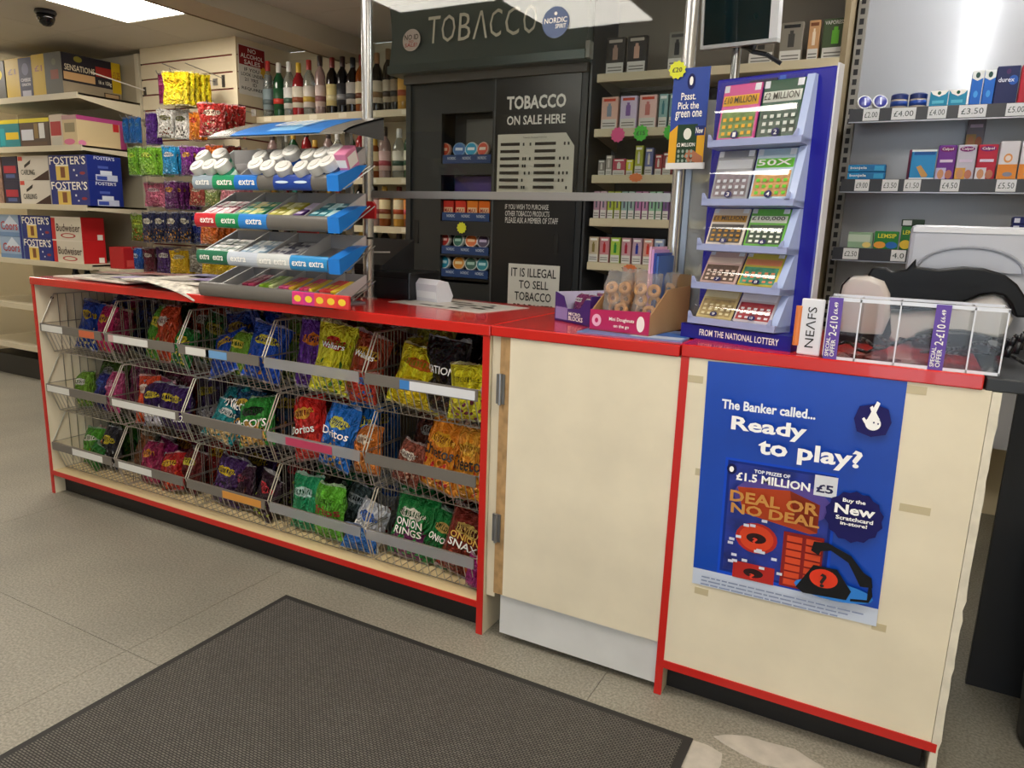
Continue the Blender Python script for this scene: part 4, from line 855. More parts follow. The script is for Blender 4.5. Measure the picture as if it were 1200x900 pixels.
def tray(zb, nm):
    q = thing('tin_tray', f'blue {nm} tray of the tobacco display column', 'tray', (-1.178, TY+.015, zb), 0, 'blue trays in the tobacco cabinet')
    B().box(0, 0, 0, .285, .003, .042, M('#1f3f74', .35)).build('front_lip', q); B().box(0, .003, 0, .285, .11, .003, M('#1b3766', .4)).build('base', q)
    for k in range(3): text(q, 'NORDIC', (.03+.09*k, 0, .018), (.05, 0, 0), (0, 0, .014), '#c8d4e4')
for zc, nm, L_ in rows:
    tray(zc-.068, nm)
    for k, cc in enumerate(L_): tin((522, 538, 552, 566)[k]+(2 if nm != 'upper' else 0), 290, zc, cc, f'{cn[cc[1]]} round tin in the {nm} tray of the tobacco cabinet', k)
tray(1.242, 'second')
for k, (cc, d) in enumerate((('#c8342c', 'red'), ('#d83c2c', 'bright red'), ('#e8842c', 'orange'), ('#e8701f', 'deep orange'))):
    q = P(527+14*k, 245, y=TY+.06); carton('pouch_pack', f'{d} pouch pack in the second tray of the tobacco cabinet', 'pouch', (q.x, TY+.06, 1.2455), .1, .062, .03, .10, cc, [('F', .1, .35, .9, .65, '#e8c8a0')], [('F', 'MAX', .15, .4, .85, .6, '#a82420')], 'pouches in the tobacco cabinet', .3)
# ------------------------------------------------------------------ stickers
def sticker(px, py, y, r, col, label, s=None, asp=1):
    q = P(px, py, y=y); o = B().prism(star(0, 0, r, 11, asp, .82), -.0015, .0, M(col, .5)).build('star_sticker', None, loc=(q.x, y, q.z)); tag(o, label, 'sticker', 'star stickers')
    if s: text(o, s, (-r*.55, -.0015, -r*.25), (r*1.1, 0, 0), (0, 0, r*.5), '#2a2a2a')
# ------------------------------------------------------------------ vape shelving
VX0, VX1, VY = -.355, .66, 1.50; VZ = (1.903, 1.668, 1.466, 1.272, 1.07)
t = thing('vape_shelving', 'dark wall bay with cream shelves of vape boxes', 'shelf', (VX0, VY, 0)); w = VX1-VX0
B().box(-.02, .29, .5, w, .31, 1.87, M('#3e3b38', .5)).build('back_panel', t); B().box(-.02, .29, 1.875, w, .31, 2.28, M('#82796c', .5)).build('back_panel', t)  # upper panel coloured lighter to stand for the light it catches
B().box(-.022, 0, .5, -.012, .29, 2.28, M('#34363a', .35)).build('side_panel', t)
B().box(w, .0, .5, w+.02, .31, 2.28, M('#8a7a5c', .6)).build('side_panel', t)
for k, z in enumerate(VZ):
    B().box(.015, .02, z-.012, w, .29, z, M('#c8bea4', .45)).build('shelf_board', t)
    B().prism([(0, z), (.012, z+.002), (.012, z-.036), (0, z-.034)], .012, w, shm, 'x').build('price_rail', t)
    B().prism([(.02, z-.012), (.02, z-.034), (.28, z-.075), (.28, z-.012)], .015, .02, M('#9a9282', .5), 'x').build('shelf_bracket', t)
def vape(px0, px1, z, h, cols, desc, row, s=None, y=VY+.035, d=.03):
    a, c = P(px0, 150, y=y).x, P(px1, 150, y=y).x
    o = carton('vape_box', f'{desc} vape box on the {row} shelf of the dark bay', 'vape box', ((a+c)/2, y+d/2, z), 0, max(.02, c-a-.004), d, h, cols[0],
        [('F', .04, .02, .96, .32, '#d8d6d0'), ('F', .12, .10, .88, .13, '#77746e'), ('F', .12, .18, .88, .21, '#77746e'), ('F', .36, .40, .64, .72, cols[1]), ('F', .42, .72, .58, .80, cols[1]), ('F', .14, .86, .86, .94, cols[2])][:5 if s else 6], [('F', s, .06, .86, .94, .95, cols[2])] if s else [], f'vape boxes on the {row} shelf')
    return o
for k, (a, c, cc, d) in enumerate(((705, 727, ('#3a3634', '#a88c7c', '#b8b0a4'), 'dark brown left-hand'), (729, 752, ('#332f2e', '#c8a08c', '#b8b0a4'), 'dark brown second'), (776, 797, ('#8a8880', '#26262a', '#4a4a4a'), 'grey'))):
    vape(a, c, VZ[0], .155, cc, d, 'top', 'VAPORESSO' if 'green' in d else None)
for a, c, cc, d in ((868, 898, ('#7a7468', '#3a3834', '#2a2a2a'), 'grey-brown wide'), (903, 930, ('#8a8478', '#4a4844', '#2c2c2c'), 'taupe'), (935, 949, ('#c89a6c', '#e8d8c0', '#7a4a2c'), 'narrow copper'), (951, 982, ('#4a5a3c', '#6ab83a', '#d8d8cc'), 'green leaf-printed')):
    vape(a, c, VZ[0]-.005, .155, cc, d, 'top', 'VAPORESSO' if 'green' in d else None)
for a, c, cc, d in ((703, 723, ('#e0b8a8', '#8a98a8', '#c8442c'), 'peach'), (725, 745, ('#cfc4e0', '#7a5a9c', '#c8442c'), 'lilac'), (747, 768, ('#e8c4bc', '#c87a74', '#c8442c'), 'pink'), (770, 781, ('#8ab0b0', '#3a7a84', '#e8f0f0'), 'teal'), (782, 793, ('#7aa0a4', '#34707a', '#e8f0f0'), 'dark teal')):
    vape(a, c, VZ[1], .142, cc, d, 'second')
V3 = [(703, 712, .07, '#8a8480', 'grey tilted'), (712, 720, .09, '#a09a94', 'silver'), (720, 736, .075, '#b8445c', 'pink'), (736, 745, .07, '#d8d02c', 'small yellow'), (746, 756, .13, '#a8b03a', 'tall lime'), (758, 768, .12, '#6a74a8', 'tall blue'), (770, 779, .09, '#a83a44', 'red'), (779, 790, .10, '#8c2c38', 'dark red')]
for a, c, h, cc, d in V3: vape(a, c, VZ[2], h, (cc, '#d8d4cc', '#f0ece4'), d, 'third')
V4 = ['#b08aa0', '#c0a0b0', '#a8b83a', '#b4c048', '#8fb0a8', '#9ab8b0', '#b878a8', '#c088b0', '#88b898', '#94c0a0', '#7c5a8c']
for k, cc in enumerate(V4): vape(700+8.3*k, 708+8.3*k, VZ[3], .125, (cc, '#5a5a6a', '#f0ece4'), f'{("mauve", "pale mauve", "lime", "light lime", "sea green", "pale sea green", "orchid", "pale orchid", "mint", "pale mint", "violet")[k]} slim', 'fourth')
for k, (cc, c2, d) in enumerate((('#c8b89c', '#8a7a44', 'tan'), ('#c8848c', '#b82a2c', 'red'), ('#a8c84a', '#2a8a34', 'green'), ('#c89aa0', '#a8243c', 'crimson'), ('#c0a0b0', '#2a3a9c', 'blue'), ('#d0988c', '#c8382c', 'scarlet'), ('#9aa8c8', '#2a5a9c', 'steel blue'))):
    vape(697+13.2*k, 709.4+13.2*k, VZ[4], .118, (cc, c2, WH), d, 'lowest')
sticker(724, 158, VY-.004, .035, '#e0508c', 'pink star price sticker on the dark bay shelf edge')
sticker(751, 156, VY-.004, .036, '#4ac83a', 'green star price sticker beside the pink one', '£15')
sticker(786, 155, VY-.004, .034, '#48c43a', 'green star price sticker partly behind the blue poster')
sticker(745, 208, VY-.004, .034, '#e0783a', 'orange star price sticker on the third shelf edge', None, .6)
sticker(738, 315, VY-.006, .036, '#e0743a', 'orange star price sticker below the lowest vape shelf', None, .6)
sticker(541, 267, TY+.008, .03, '#d8dc2c', 'yellow star sticker on the tobacco display column')

# ------------------------------------------------------------------ medicine shelving on the right
RX0, RX1, RY = .725, 1.95, 1.45; RZ = (1.70, 1.443, 1.183)
back = N('white_steel'); back.b.inputs['Base Color'].default_value = lin('#b2b4b9'); back.b.inputs['Roughness'].default_value = .34; back.b.inputs['Metallic'].default_value = .3; back.b.inputs['Anisotropic'].default_value = .9; back.b.inputs['Anisotropic Rotation'].default_value = .25
tg = back.n('Tangent', direction_type='RADIAL', axis='Z'); back.l(tg.outputs[0], back.b.inputs['Tangent'])
t = thing('medicine_shelving', 'white steel shelving with black rails of medicines', 'shelf', (RX0, RY, 0)); w = RX1-RX0
B().box(0, .27, .4, w, .285, 2.28, back.m).build('back_panel', t)
u = B().box(-.035, .235, .1, .0, .285, 2.28, M('#8e8a84', .4, .5)).build('upright', t); b = B()
for k in range(46): b.box(-.026, .2335, .5+k*.038, -.010, .2352, .5+k*.038+.022, M('#16161a', .6))
b.build('slots', u)
blk = M('#2b2c32', .35)
for z in RZ:
    B().box(.0, .006, z-.012, w, .268, z, M('#5a5c62', .4)).build('shelf_board', t)
    B().box(.0, 0, z-.046, w, .006, z+.001, blk).build('price_rail', t); B().box(0, -.003, z-.05, w, .002, z-.046, M('#9a9ca2', .3, .7)).build('rail_lip', t)
def card(px, py, wd, s, z):
    q = P(px, py, y=RY); o = B().box(q.x-RX0-wd/2, -.0025, z-.043, q.x-RX0+wd/2, 0, z-.001, M('#dcdde0', .5)).build('price_card', bpy.data.objects['medicine_shelving'])
    text(o, s, (q.x-RX0-wd*.4, -.0025, z-.032), (wd*.8, 0, 0), (0, 0, .02), '#2a3a3c', bold=0)
for px, wd, s in ((1021, .055, '£2.00'), (1059, .08, '£4.00'), (1098, .06, '£4.00'), (1139, .085, '£3.50'), (1190, .06, '£5.00')): card(px, 133, wd, s, RZ[0])
for px, wd, s in ((1010, .05, '£9.00'), (1043, .055, '£3.50'), (1069, .055, '£1.50'), (1113, .06, '£4.50'), (1179, .06, '£5.50')): card(px, 217, wd, s, RZ[1])
for px, wd, s in ((997, .055, '£2.50'), (1053, .05, '4.0'), (1110, .05, '£3.00')): card(px, 296, wd, s, RZ[2])
def med(px0, px1, h, z, cols, desc, pan=(), tx=(), y=RY+.02, d=.05, kind='medicine box', zo=0):
    a, c = P(px0, 130 if z > 1.6 else 210 if z > 1.3 else 290, y=y).x, P(px1, 130 if z > 1.6 else 210 if z > 1.3 else 290, y=y).x
    return carton('medicine_box', desc, kind, ((a+c)/2, y+d/2, z+zo), 0, c-a-.003, d, h, cols, pan, tx, 'medicine boxes on the white shelving')
for k, px in enumerate((1013, 1031)):
    q = P(px, 118, y=RY+.04); t = thing('round_tin', f'{("left", "right")[k]} small white tin with blue lid at the left shelf end', 'tin', (q.x, RY+.045, RZ[0]+.028), 0, 'small lip balm tins'); t.rotation_euler = (math.radians(70), .0, .35)
    B().lathe([(.026, -.012), (.027, -.008), (.027, .008)], M('#dcdce0', .35), 20).build('tin_body', t, .8); B().lathe([(.022, .008), (.0225, .011), (.02, .012)], M('#2a2f8c', .3), 20).build('lid', t, .8)
    B().box(-.003, -.015, .012, .003, .015, .0128, M('#c8ccec', .4)).build('lid_mark', t)
for k, px in enumerate((1054, 1076)):
    q = P(px, 118, y=RY+.05); t = thing('balm_jar', f'{("left", "right")[k]} squat jar with dark blue lid on the top medicine shelf', 'jar', (q.x, RY+.05, RZ[0]), 0, 'squat blue-lidded jars')
    B().lathe([(.024, 0), (.028, .006), (.029, .03), (.026, .036)], M('#c4b8a8', .25), 20).build('jar_body', t, True); B().lathe([(.0295, .034), (.0295, .05), (.025, .054)], M('#1c2f6c', .3), 20).build('lid', t, .8)
    B().lathe([(.0296, .010), (.0296, .028)], M('#24489c', .35), 20).build('label', t, True)
for k in range(2): med(1087+22*k, 1109+22*k, .056, RZ[0], '#1a86ac', f'{("left", "right")[k]} teal box with white peak on the top medicine shelf', [('F', 0, 0, 0, 0, WH, [(0, 1), (1, 1), (.85, .78), (.5, .62), (.15, .78)]), ('F', .4, .74, .6, .96, '#1f5a44', 'o'), ('F', .15, .2, .8, .4, '#5ab8d0')])
for k in range(2): med(1133+14.5*k, 1147+14.5*k, .118, RZ[0], '#1c66c4', f'{("left", "right")[k]} tall blue box with white top and green shield', [('F', 0, 0, 0, 0, '#e0e4e4', [(0, .78), (.5, .70), (1, .78), (1, 1), (0, 1)]), ('F', .3, .78, .7, .95, '#2a4a44', 'o'), ('F', .3, .22, .7, .42, '#4a9ce0', 'o')], [])
med(1161, 1189, .128, RZ[0], '#1c2454', 'navy box near the right edge of the top medicine shelf', [('F', .55, .5, .95, .75, '#2a5ab0', 'o'), ('F', .4, .78, .6, .92, '#4a2a5c', 'o')], [('F', 'durex', .1, .58, .8, .70, '#dce0f0')])
med(1189.5, 1216, .128, RZ[0], '#b01f34', 'crimson box cut by the right edge on the top medicine shelf', [('F', .1, .68, .6, .92, '#e8e4ea', 'o'), ('F', .16, .72, .54, .88, '#2a3a8c', 'o')])
for k in range(2): med(992, 1037, .028, RZ[1], '#186ca4', f'{("lower", "upper")[k]} flat blue box of the pair at the left end', [('F', 0, .1, .3, .9, '#1c84bc'), ('F', .7, .2, .95, .8, '#3a9ccc')], [('F', 'bonjela', .06, .3, .5, .75, WH)], zo=.0285*k)
med(1061, 1085, .113, RZ[1], '#8a3a5c', 'maroon box tucked behind the plaster box', (), (), RY+.06, .03)
med(1064, 1094, .107, RZ[1], '#2a8cc8', 'blue plaster box with a tan finger picture', [('F', 0, .0, 1, .06, '#e0e8f0'), ('F', .1, .82, .95, .93, '#1c5aa0'), ('F', 0, 0, 0, 0, '#c89a5c', [(.25, .42), (.42, .48), (.75, .15), (.7, .08), (.5, .08)]), ('F', 0, .93, 1, 1, '#e4ecf0')], (), RY+.01, .045)
def calpol(px0, px1, c1, c2, d, zo=0, y=RY+.015, h=.122):
    med(px0, px1, h, RZ[1], c1, d, [('F', 0, 0, .55, .34, c2), ('F', .1, .02, .45, .3, '#c8906c', 'o'), ('F', .52, .02, .9, .28, '#b8745c', 'o'), ('F', .1, .8, .9, .95, '#7a1c6c', 'o'), ('F', .15, .5, .85, .58, '#d8c8e0')], [('F', 'Calpol', .2, .83, .8, .92, WH)], y, .05, 'medicine box', zo)
calpol(1094.5, 1117, '#6a2a8c', '#c8c0e0', 'purple child medicine box on the second medicine shelf')
calpol(1117, 1140, '#c0bccc', '#d8a04a', 'white and pink child medicine box on the second shelf')
calpol(1140.5, 1165, '#b81f3c', '#d8d4dc', 'red child medicine box on the second medicine shelf')
calpol(1124, 1146, '#8a8694', '#b89a6a', 'grey child medicine box raised at the back of the second shelf', .125, RY+.17, .15)
carton('medicine_box', 'grey box under the raised child medicine box at the back', 'medicine box', (1.12, RY+.2, RZ[1]), 0, .07, .05, .125, '#8a8694', (), (), 'medicine boxes on the white shelving')
for k in range(2): med(1166+25*k, 1190+25*k, .132, RZ[1], '#d8d4da', f'{("left", "right")[k]} white and orange effervescent box', [('F', 0, 0, 1, .40, '#e08a3a'), ('F', .25, .44, .7, .68, '#e09a5c', 'o'), ('F', .33, .49, .62, .63, '#e8d8d0', 'o'), ('F', .3, .08, .8, .2, '#8a8c9c', 'o')])
med(992, 1022, .062, RZ[2], '#8aa88c', 'pale green cold remedy box on the lower shelf', [('F', 0, .4, .9, .85, '#b8c8b8'), ('F', .6, .05, .95, .4, '#e0c878', 'o')], [])
med(1022.5, 1052, .068, RZ[2], '#1f7a34', 'green box with lemon picture in front', [('F', .0, .04, .5, .42, '#e0983a', 'o'), ('F', .5, .04, .98, .42, '#2a6ab8', 'o')], [('F', 'LEMSIP', .15, .62, .9, .86, '#e8e03a')])
med(1053, 1076, .088, RZ[2], '#1c6a30', 'taller green box with yellow lettering beside the lemon one', [('F', .0, .04, .6, .42, '#d8b83a', 'o')], [('F', 'LEMSIP', .1, .66, .95, .84, '#e8e03a')])
med(1052, 1080, .026, RZ[2], '#22382a', 'dark flat box lying on the taller green box', [('F', .06, .15, .45, .85, '#c8ccd0')], (), RY+.02, .05, 'medicine box', .0885)
for k in range(5): med(1181, 1216, .026, RZ[2], '#1c2468', f'{("bottom", "second", "middle", "fourth", "top")[k]} flat navy box of the stack by the right edge', [('F', .05, .2, .25, .8, '#c8ccdc')], (), RY+.02, .06, 'medicine box', .0265*k+.0)
# ------------------------------------------------------------------ gum display stand
alu = M('#8f8d88', .3, .7); greyp = M('#77757a', .4); tr_g = M('#8d8b8c', .45)
GSX, GSW = -1.155, .60
t = thing('gum_stand', 'four tier chewing gum stand with curved header on the red counter', 'display stand', (GSX, 0, H)); 
TZ = [P(238, py, y=0).z-H for py in (341, 300, 257.5, 214)]; TZ[0] = .024
for x in (.20, .50): B().box(x, .165, 0, x+.022, .18, .56, M('#a9a8a6', .25, .8)).build('upright', t)
B().box(.12, .06, 0, .56, .19, .006, greyp).build('foot_plate', t)
bars = {3: [(.0, .16, '#8d9ca8'), (.16, .33, '#1c8a5a'), (.33, .50, '#1f6cc0'), (.62, .88, '#1c3f94')], 2: [(.0, .17, '#c02a34'), (.17, .35, '#168a54'), (.35, .56, '#2a7cc8')], 1: [(.0, .25, '#1f6a4c'), (.25, .48, '#b8c0cc'), (.48, .72, '#c4c8c8'), (.72, .98, '#2a88c4')], 0: []}
btx = {3: [('extra', .03, .14), ('extra', .2, .32), ('extra', .37, .49), ], 2: [('extra', .05, .16), ('extra', .22, .33), ('extra', .41, .53)], 1: [('extra', .03, .11), ('extra', .14, .22), ('extra', .28, .40), ('extra', .5, .59), ('extra', .61, .70), ('extra', .74, .84), ('extra', .86, .96)], 0: []}
NC = {3: [0, .32, 1], 2: [0, .25, .5, .78, 1], 1: [0, .27, .5, .74, 1], 0: [0, .13, .27, .40, .55, .70, .84, 1]}
RISE, DEP = (.045, .06, .07, .09), .15
for k, z in enumerate(TZ):
    b = B(); n = 8; r = .024
    arc = [(-.012-r*.5*math.sin(math.pi*i/n), z-r*math.cos(math.pi*i/n)) for i in range(n+1)]
    fb = B().prism(arc, 0, GSW, M('#6f6c68', .35, .3), 'x').build('front_bar', t, .6)
    for a, c, col in bars[k]:
        arc2 = [(y-.0012 if 0 < i < n else y, zz) for i, (y, zz) in enumerate(arc)]
        B().prism(arc2, a*GSW, c*GSW, M(col, .35), 'x').build('label_strip', fb)
    if k == 3:
        for a in (.64, .77): decals(fb, ((a*GSW, -.012-r*.5-.0022, z-.009), (.06, 0, 0), (0, 0, .018)), [(0, .3, .9, .75, '#c8d8e8', 'o')], [])
    for s, a, c in btx[k]: text(fb, s, (a*GSW, -.012-r*.5-.002, z-.009), ((c-a)*GSW, 0, 0), (0, 0, .018), WH)
    B().prism([(-.012, z-.022), (-.012, z-.016), (DEP, z+RISE[k]-.016), (DEP, z+RISE[k]-.022)], .004, GSW-.004, tr_g, 'x').build('tray_floor', t)
    B().box(.004, DEP, z+RISE[k]-.022, GSW-.004, DEP+.004, z+RISE[k]+.03, tr_g).build('tray_back', t)
    for f in NC[k]:
        x = min(max(f*GSW, .004), GSW-.008); B().prism([(-.012, z-.02), (-.012, z+.014), (DEP, z+RISE[k]+.03), (DEP, z+RISE[k]-.02)], x, x+.004, M('#b4b3b3', .35), 'x').build('divider', t)
    if k:
        B().prism([(-.03, z-.026), (-.034, z+.02), (.06, z+.055), (.10, z+.06), (.02, z-.01)], GSW, GSW+.045, M('#1f78d0', .3), 'x').build('end_cap', t)
    wr = B()
    for q in (0, .02): wr.bar((GSW+.03+q, -.02, z-.02), (GSW+.03+q, .13, z+.06), .002, steel)
    wr.build('end_wire', t)
hx0, hx1 = .085, .655; hz = P(252, 160, y=-.02).z-H; n = 8
prof = [(-.02+.19*math.sin(math.pi/2*i/n)**1.3, hz+.065*math.sin(math.pi/2*i/n)) for i in range(n+1)]
cp = B().prism(prof+[(y, zz-.006) for y, zz in prof[::-1]], hx0, hx1, M('#a6a49e', .25, .6), 'x').build('header_canopy', t, .6)
B().prism([(y, zz+.001) for y, zz in prof]+[(y, zz-.003) for y, zz in prof[::-1]], hx0+.10, hx1-.09, M('#2f7cd0', .3), 'x').build('header_print', cp)
B().prism([(y, zz+.0016) for y, zz in prof[1:]]+[(y, zz-.003) for y, zz in prof[:0:-1]], hx0+.24, hx0+.36, M('#8ac0e8', .3), 'x').build('header_print', cp)
B().prism(prof+[(.17, hz-.004)], hx1-.004, hx1, M('#4a4a4a', .4), 'x').build('canopy_end', cp)
a_, b_ = Vector((hx0+.23, prof[2][0]-.001, prof[2][1]+.004)), Vector((hx0+.23, prof[6][0]-.001, prof[6][1]+.004))
text(cp, 'extra', a_, (.15, 0, 0), b_-a_, WH, .004)
rp = M('#b8242a', .35)
for k, (x0, x1, z0, z1) in enumerate(((.24, .33, .46, .50), (.36, .45, .46, .485), (.36, .60, .28, .335), (.25, .35, .20, .29))):
    B().prism([(x0, z0), (x1, z0), (x1, z1-.01), (x1-.01, z1), (x0+.03, z1), (x0, z0+.01)], .19, .2, rp).build('rear_panel', t)
# gum bottles on the top tier
GB = {}
def gumbottle(px, py, y, col, label, lab2):
    q = P(px, py, y=y)
    if col not in GB:
        GB[col] = (B().lathe([(.022, 0), (.026, .004), (.026, .042), (.023, .048)], M(col, .3), 18).mesh('bottle_body', .8), B().lathe([(.0262, .008), (.0262, .036)], M(lab2, .35), 18).mesh('label', True), B().lathe([(.0255, .047), (.027, .05), (.027, .074), (.023, .078), (.012, .079)], M('#e2e0da', .35), 20).mesh('cap', .7), B().lathe([(.017, .079), (.017, .081), (.012, .0815)], M('#d2d0ca', .4), 16).mesh('cap_flip', .7))
    o = thing('gum_bottle', label, 'gum bottle', (q.x, y, q.z-.055), 0, 'gum bottles on the top tier'); o.rotation_euler = (math.radians(42), 0, random.uniform(-.25, .25))
    for nm, me in zip(('bottle_body', 'label', 'cap', 'cap_flip'), GB[col]): ob(nm, me, o)
for k, (px, py, y) in enumerate(((246, 195, .035), (259, 194, .035), (275, 193, .035), (253, 183, .075), (268, 181, .075))): gumbottle(px, py, y, '#2f9a74', f'green gum bottle, {ORD[k]} of the left cluster on the gum stand', '#c8e4d4')
for k, (px, py, y) in enumerate(((312, 193, .035), (327, 195, .03), (342, 196, .03), (318, 184, .075), (336, 183, .075), (351, 178, .08))): gumbottle(px, py, y, '#1f5fb8', f'blue gum bottle, {ORD[k]} of the middle cluster on the gum stand', '#1c4a9c')
for k, (px, py, y) in enumerate(((367, 196, .03), (384, 194, .03), (375, 182, .075), (391, 180, .075), (405, 177, .08), (398, 190, .035))): gumbottle(px, py, y, '#2a3f6c', f'navy gum bottle, {ORD[k]} of the right cluster on the gum stand', '#c8ccd4')
def gum(tier, f0, f1, n, cols, desc, kind='pack', lay=1):
    z0, rise = TZ[tier]+H, RISE[tier]; sl = math.atan2(rise, DEP+.012)
    for i in range(n):
        f = f0+(f1-f0)*(i+.5)/n; yy = .018 if lay == 1 else .012
        for j in range(lay):
            y = yy+.052*j
            zz = z0-.014+rise*(y+(.025 if lay > 1 else .05)+.012)/(DEP+.012)+.004*(lay < 2)
            w_ = (f1-f0)*GSW/n-.003
            carton('gum_pack', f'{desc} gum {kind}, {ORD[i]} from the left{"" if lay == 1 else (", front row", ", back row")[j]}', 'gum pack', (GSX+f*GSW, y+(.025 if lay > 1 else .05), zz), 0, w_, .048 if lay > 1 else .10, .03, cols[(i+j) % len(cols)], [('T', .1, .2, .9, .55, cols[-1])], (), f'{desc} gum packs', .35, (sl, 0, 0))
gum(2, .02, .23, 4, ['#c87a8a', '#b86478', '#e8d0d4'], 'pink third tier', lay=2)
gum(2, .27, .48, 4, ['#2f8a64', '#3a9c70', '#d8dc8c'], 'green third tier', lay=2)
gum(2, .52, .68, 3, ['#b8b03a', '#a8a434', '#e8e4a8'], 'yellow-green third tier', lay=2)
gum(2, .70, .76, 1, ['#4a2a6c', '#d8c8e0'], 'purple third tier', lay=2)
gum(2, .81, .98, 3, ['#1f6a7c', '#2a7c8c', '#b8dce0'], 'teal third tier', lay=2)
gum(1, .03, .25, 4, ['#d8dcd8', '#c8ccc8', '#7a8a84'], 'white second tier', lay=2)
gum(1, .30, .48, 4, ['#8aa8c0', '#9ab4c8', '#e4ecf0'], 'ice blue second tier', lay=2)
gum(1, .53, .72, 4, ['#a8a8ac', '#b4b4b8', '#4a4a5a'], 'silver second tier', lay=2)
gum(0, .285, .385, 2, ['#8c2a4a', '#a83a5c', '#d8a0b0'], 'crimson bottom tier', 'stick')
gum(0, .42, .53, 3, ['#8ab82c', '#7aa828', '#d8e4a0'], 'lime bottom tier', 'stick')
gum(0, .57, .68, 3, ['#c84a7c', '#d85a8a', '#e8b83a'], 'pink bottom tier', 'stick')
gum(0, .72, .82, 3, ['#d83a6c', '#e0547c', '#e8c83a'], 'hot pink bottom tier', 'stick')
gum(0, .86, .98, 3, ['#e04a4a', '#d83a3c', '#e8c83a'], 'red bottom tier', 'stick')
for k in range(5):
    q = P(352+13*k, 352+2*k, y=-.03); carton('gum_pack', f'{("first", "second", "third", "fourth", "fifth")[k]} pink and red pack hung over the bottom bar of the gum stand', 'gum pack', (q.x, -.036, H+.006), 0, .05, .012, .042, ('#d83a7c', '#c83484', '#e04a4a', '#e0443c', '#d8383c')[k], [('F', .2, .25, .8, .75, '#e8c83a', 'o')], (), 'pink packs on the bottom bar', .35)
q = P(408, 172, y=.04); carton('gum_box', 'pink and white gum carton at the right end of the top tier', 'gum pack', (q.x-.005, .05, TZ[3]+H+.045), 0, .04, .07, .06, '#d884a8', [('F', .1, .3, .9, .7, WH), ('R', .1, .2, .9, .8, WH)], (), None, .4, (.5, 0, .2))

# ------------------------------------------------------------------ newspapers
def paper(x, y, w, d, rz, k, label, droop=False):
    t = thing('newspaper', label, 'newspaper', (x, y, H+.001+.0065*k), rz, 'newspapers on the counter'); pm = M(('#cfc9bd', '#d6d0c4', '#c8c2b6')[k % 3], .7)
    if droop:
        poly = [(0, 0), (w, 0), (w, d), (0, d)]; b = B(); n = 10; vs = []; fs = []
        for j in range(n+1):
            for i in range(n+1):
                u_, v_ = i/n, j/n; e = max(0, u_-.55+.45-v_*1.4)  # front right corner hangs over the edge
                vs.append((w*u_, d*v_, -.12*max(0, e-.3)**1.4+.003*math.sin(u_*9)))
        for j in range(n):
            for i in range(n): fs.append((j*(n+1)+i, j*(n+1)+i+1, (j+1)*(n+1)+i+1, (j+1)*(n+1)+i))
        b.add(vs, fs, M('#c6c0b4', .7, var=.45, vscale=45)); o = b.build('pages', t, True); md = o.modifiers.new('thick', 'SOLIDIFY'); md.thickness = .003
        return
    B().box(0, 0, 0, w, d, .006, pm).build('pages', t); rg = random.Random(k+20); pan = []
    for c in range(4):
        for r in range(14):
            if rg.random() < .8: pan.append((.04+.24*c, .06+.064*r, .04+.24*c+rg.uniform(.12, .2), .06+.064*r+.02, '#8a867e'))
    pan += [(.05, .55, .5, .85, rg.choice(('#8a6a5c', '#6a6a8c', '#7a4a44'))), (.55, .1, .95, .45, rg.choice(('#a87a6c', '#8c7ca8', '#9c9488'))), (.55, .82, .95, .95, rg.choice(('#a8322c', '#2a3f7c', '#2a2a2a')))]
    decals(t, ((0, 0, .006), (w, 0, 0), (0, d, 0)), pan, [])
paper(-2.14, .05, .36, .30, .05, 0, 'newspaper at the far left end of the red counter')
paper(-1.98, .04, .36, .32, -.06, 1, 'second newspaper from the left end of the counter')
paper(-1.82, .05, .36, .30, .08, 2, 'third newspaper, with a mauve picture, fanned on the counter')
paper(-1.66, .03, .36, .32, -.05, 3, 'fourth newspaper fanned along the counter')
paper(-1.52, .02, .36, .33, .04, 4, 'fifth newspaper reaching towards the gum stand')
o = paper(-1.56, -.045, .36, .33, .1, 5, 'newspaper drooping over the counter edge beside the gum stand', True)

# ------------------------------------------------------------------ till behind the gum stand
x0, x1 = P(412, 340, y=.42).x, P(492, 340, y=.42).x
t = thing('cash_till', 'black cash till behind the gum stand', 'till', (x0, .36, H))
bk = M('#121316', .35)
B().cbox(0, 0, 0, x1-x0, .19, .10, bk, .006).build('drawer_box', t)
B().prism([(0.0, .10), (.0, .12), (.19, .21), (.19, .10)], -.03, (x1-x0)*.62, M('#1a1b1f', .4), 'x').build('keypad_body', t)
B().bar((-.02, .01, .155), ((x1-x0)*.6, .05, .165), .003, M('#d8d8d8', .4)).build('edge_trim', t)
B().box(.01, -.003, .02, x1-x0-.01, 0, .075, M('#1d1f23', .3)).build('drawer_front', t)

# ------------------------------------------------------------------ screen guard over the counter
SY = .335; steelp = M('#b9b9b8', .25, .75)
t = thing('counter_screen', 'clear acrylic counter screen on aluminium posts', 'screen', (0, SY, H))
lx, rx = -.700, .405
for x in (lx, rx):
    p = B().bar((x, 0, 0), (x, 0, 1.0), .019, steelp, 18).build('post', t, .6)
    B().lathe([(.03, 0), (.03, .006), (.02, .008)], steelp, 18).build('foot', p, loc=(x, 0, 0)); B().bar((x+.008, -.008, 1.0), (x+.008, -.008, CEIL-H), .004, steelp, 8).build('thin_rod', p)
B().box(lx+.019, -.006, .352, rx-.019, .006, .376, M('#9fa0a0', .3, .6)).build('bottom_rail', t)
B().box(lx+.022, -.0025, .376, rx-.022, .0025, CEIL-H-.03, clear('#f4f7f6', 1.36)).build('acrylic_pane', t)
px_, py_, c1, rows_ = SPOT; r = .043; q = P(px_, py_, y=SY-.004)
s = B().lathe([(r, 0), (r, .001)], M('#2c4a7c', .35), 28).build('brand_sticker', t, False, (q.x, -.0026, q.z-H), (math.radians(90), 0, 0))
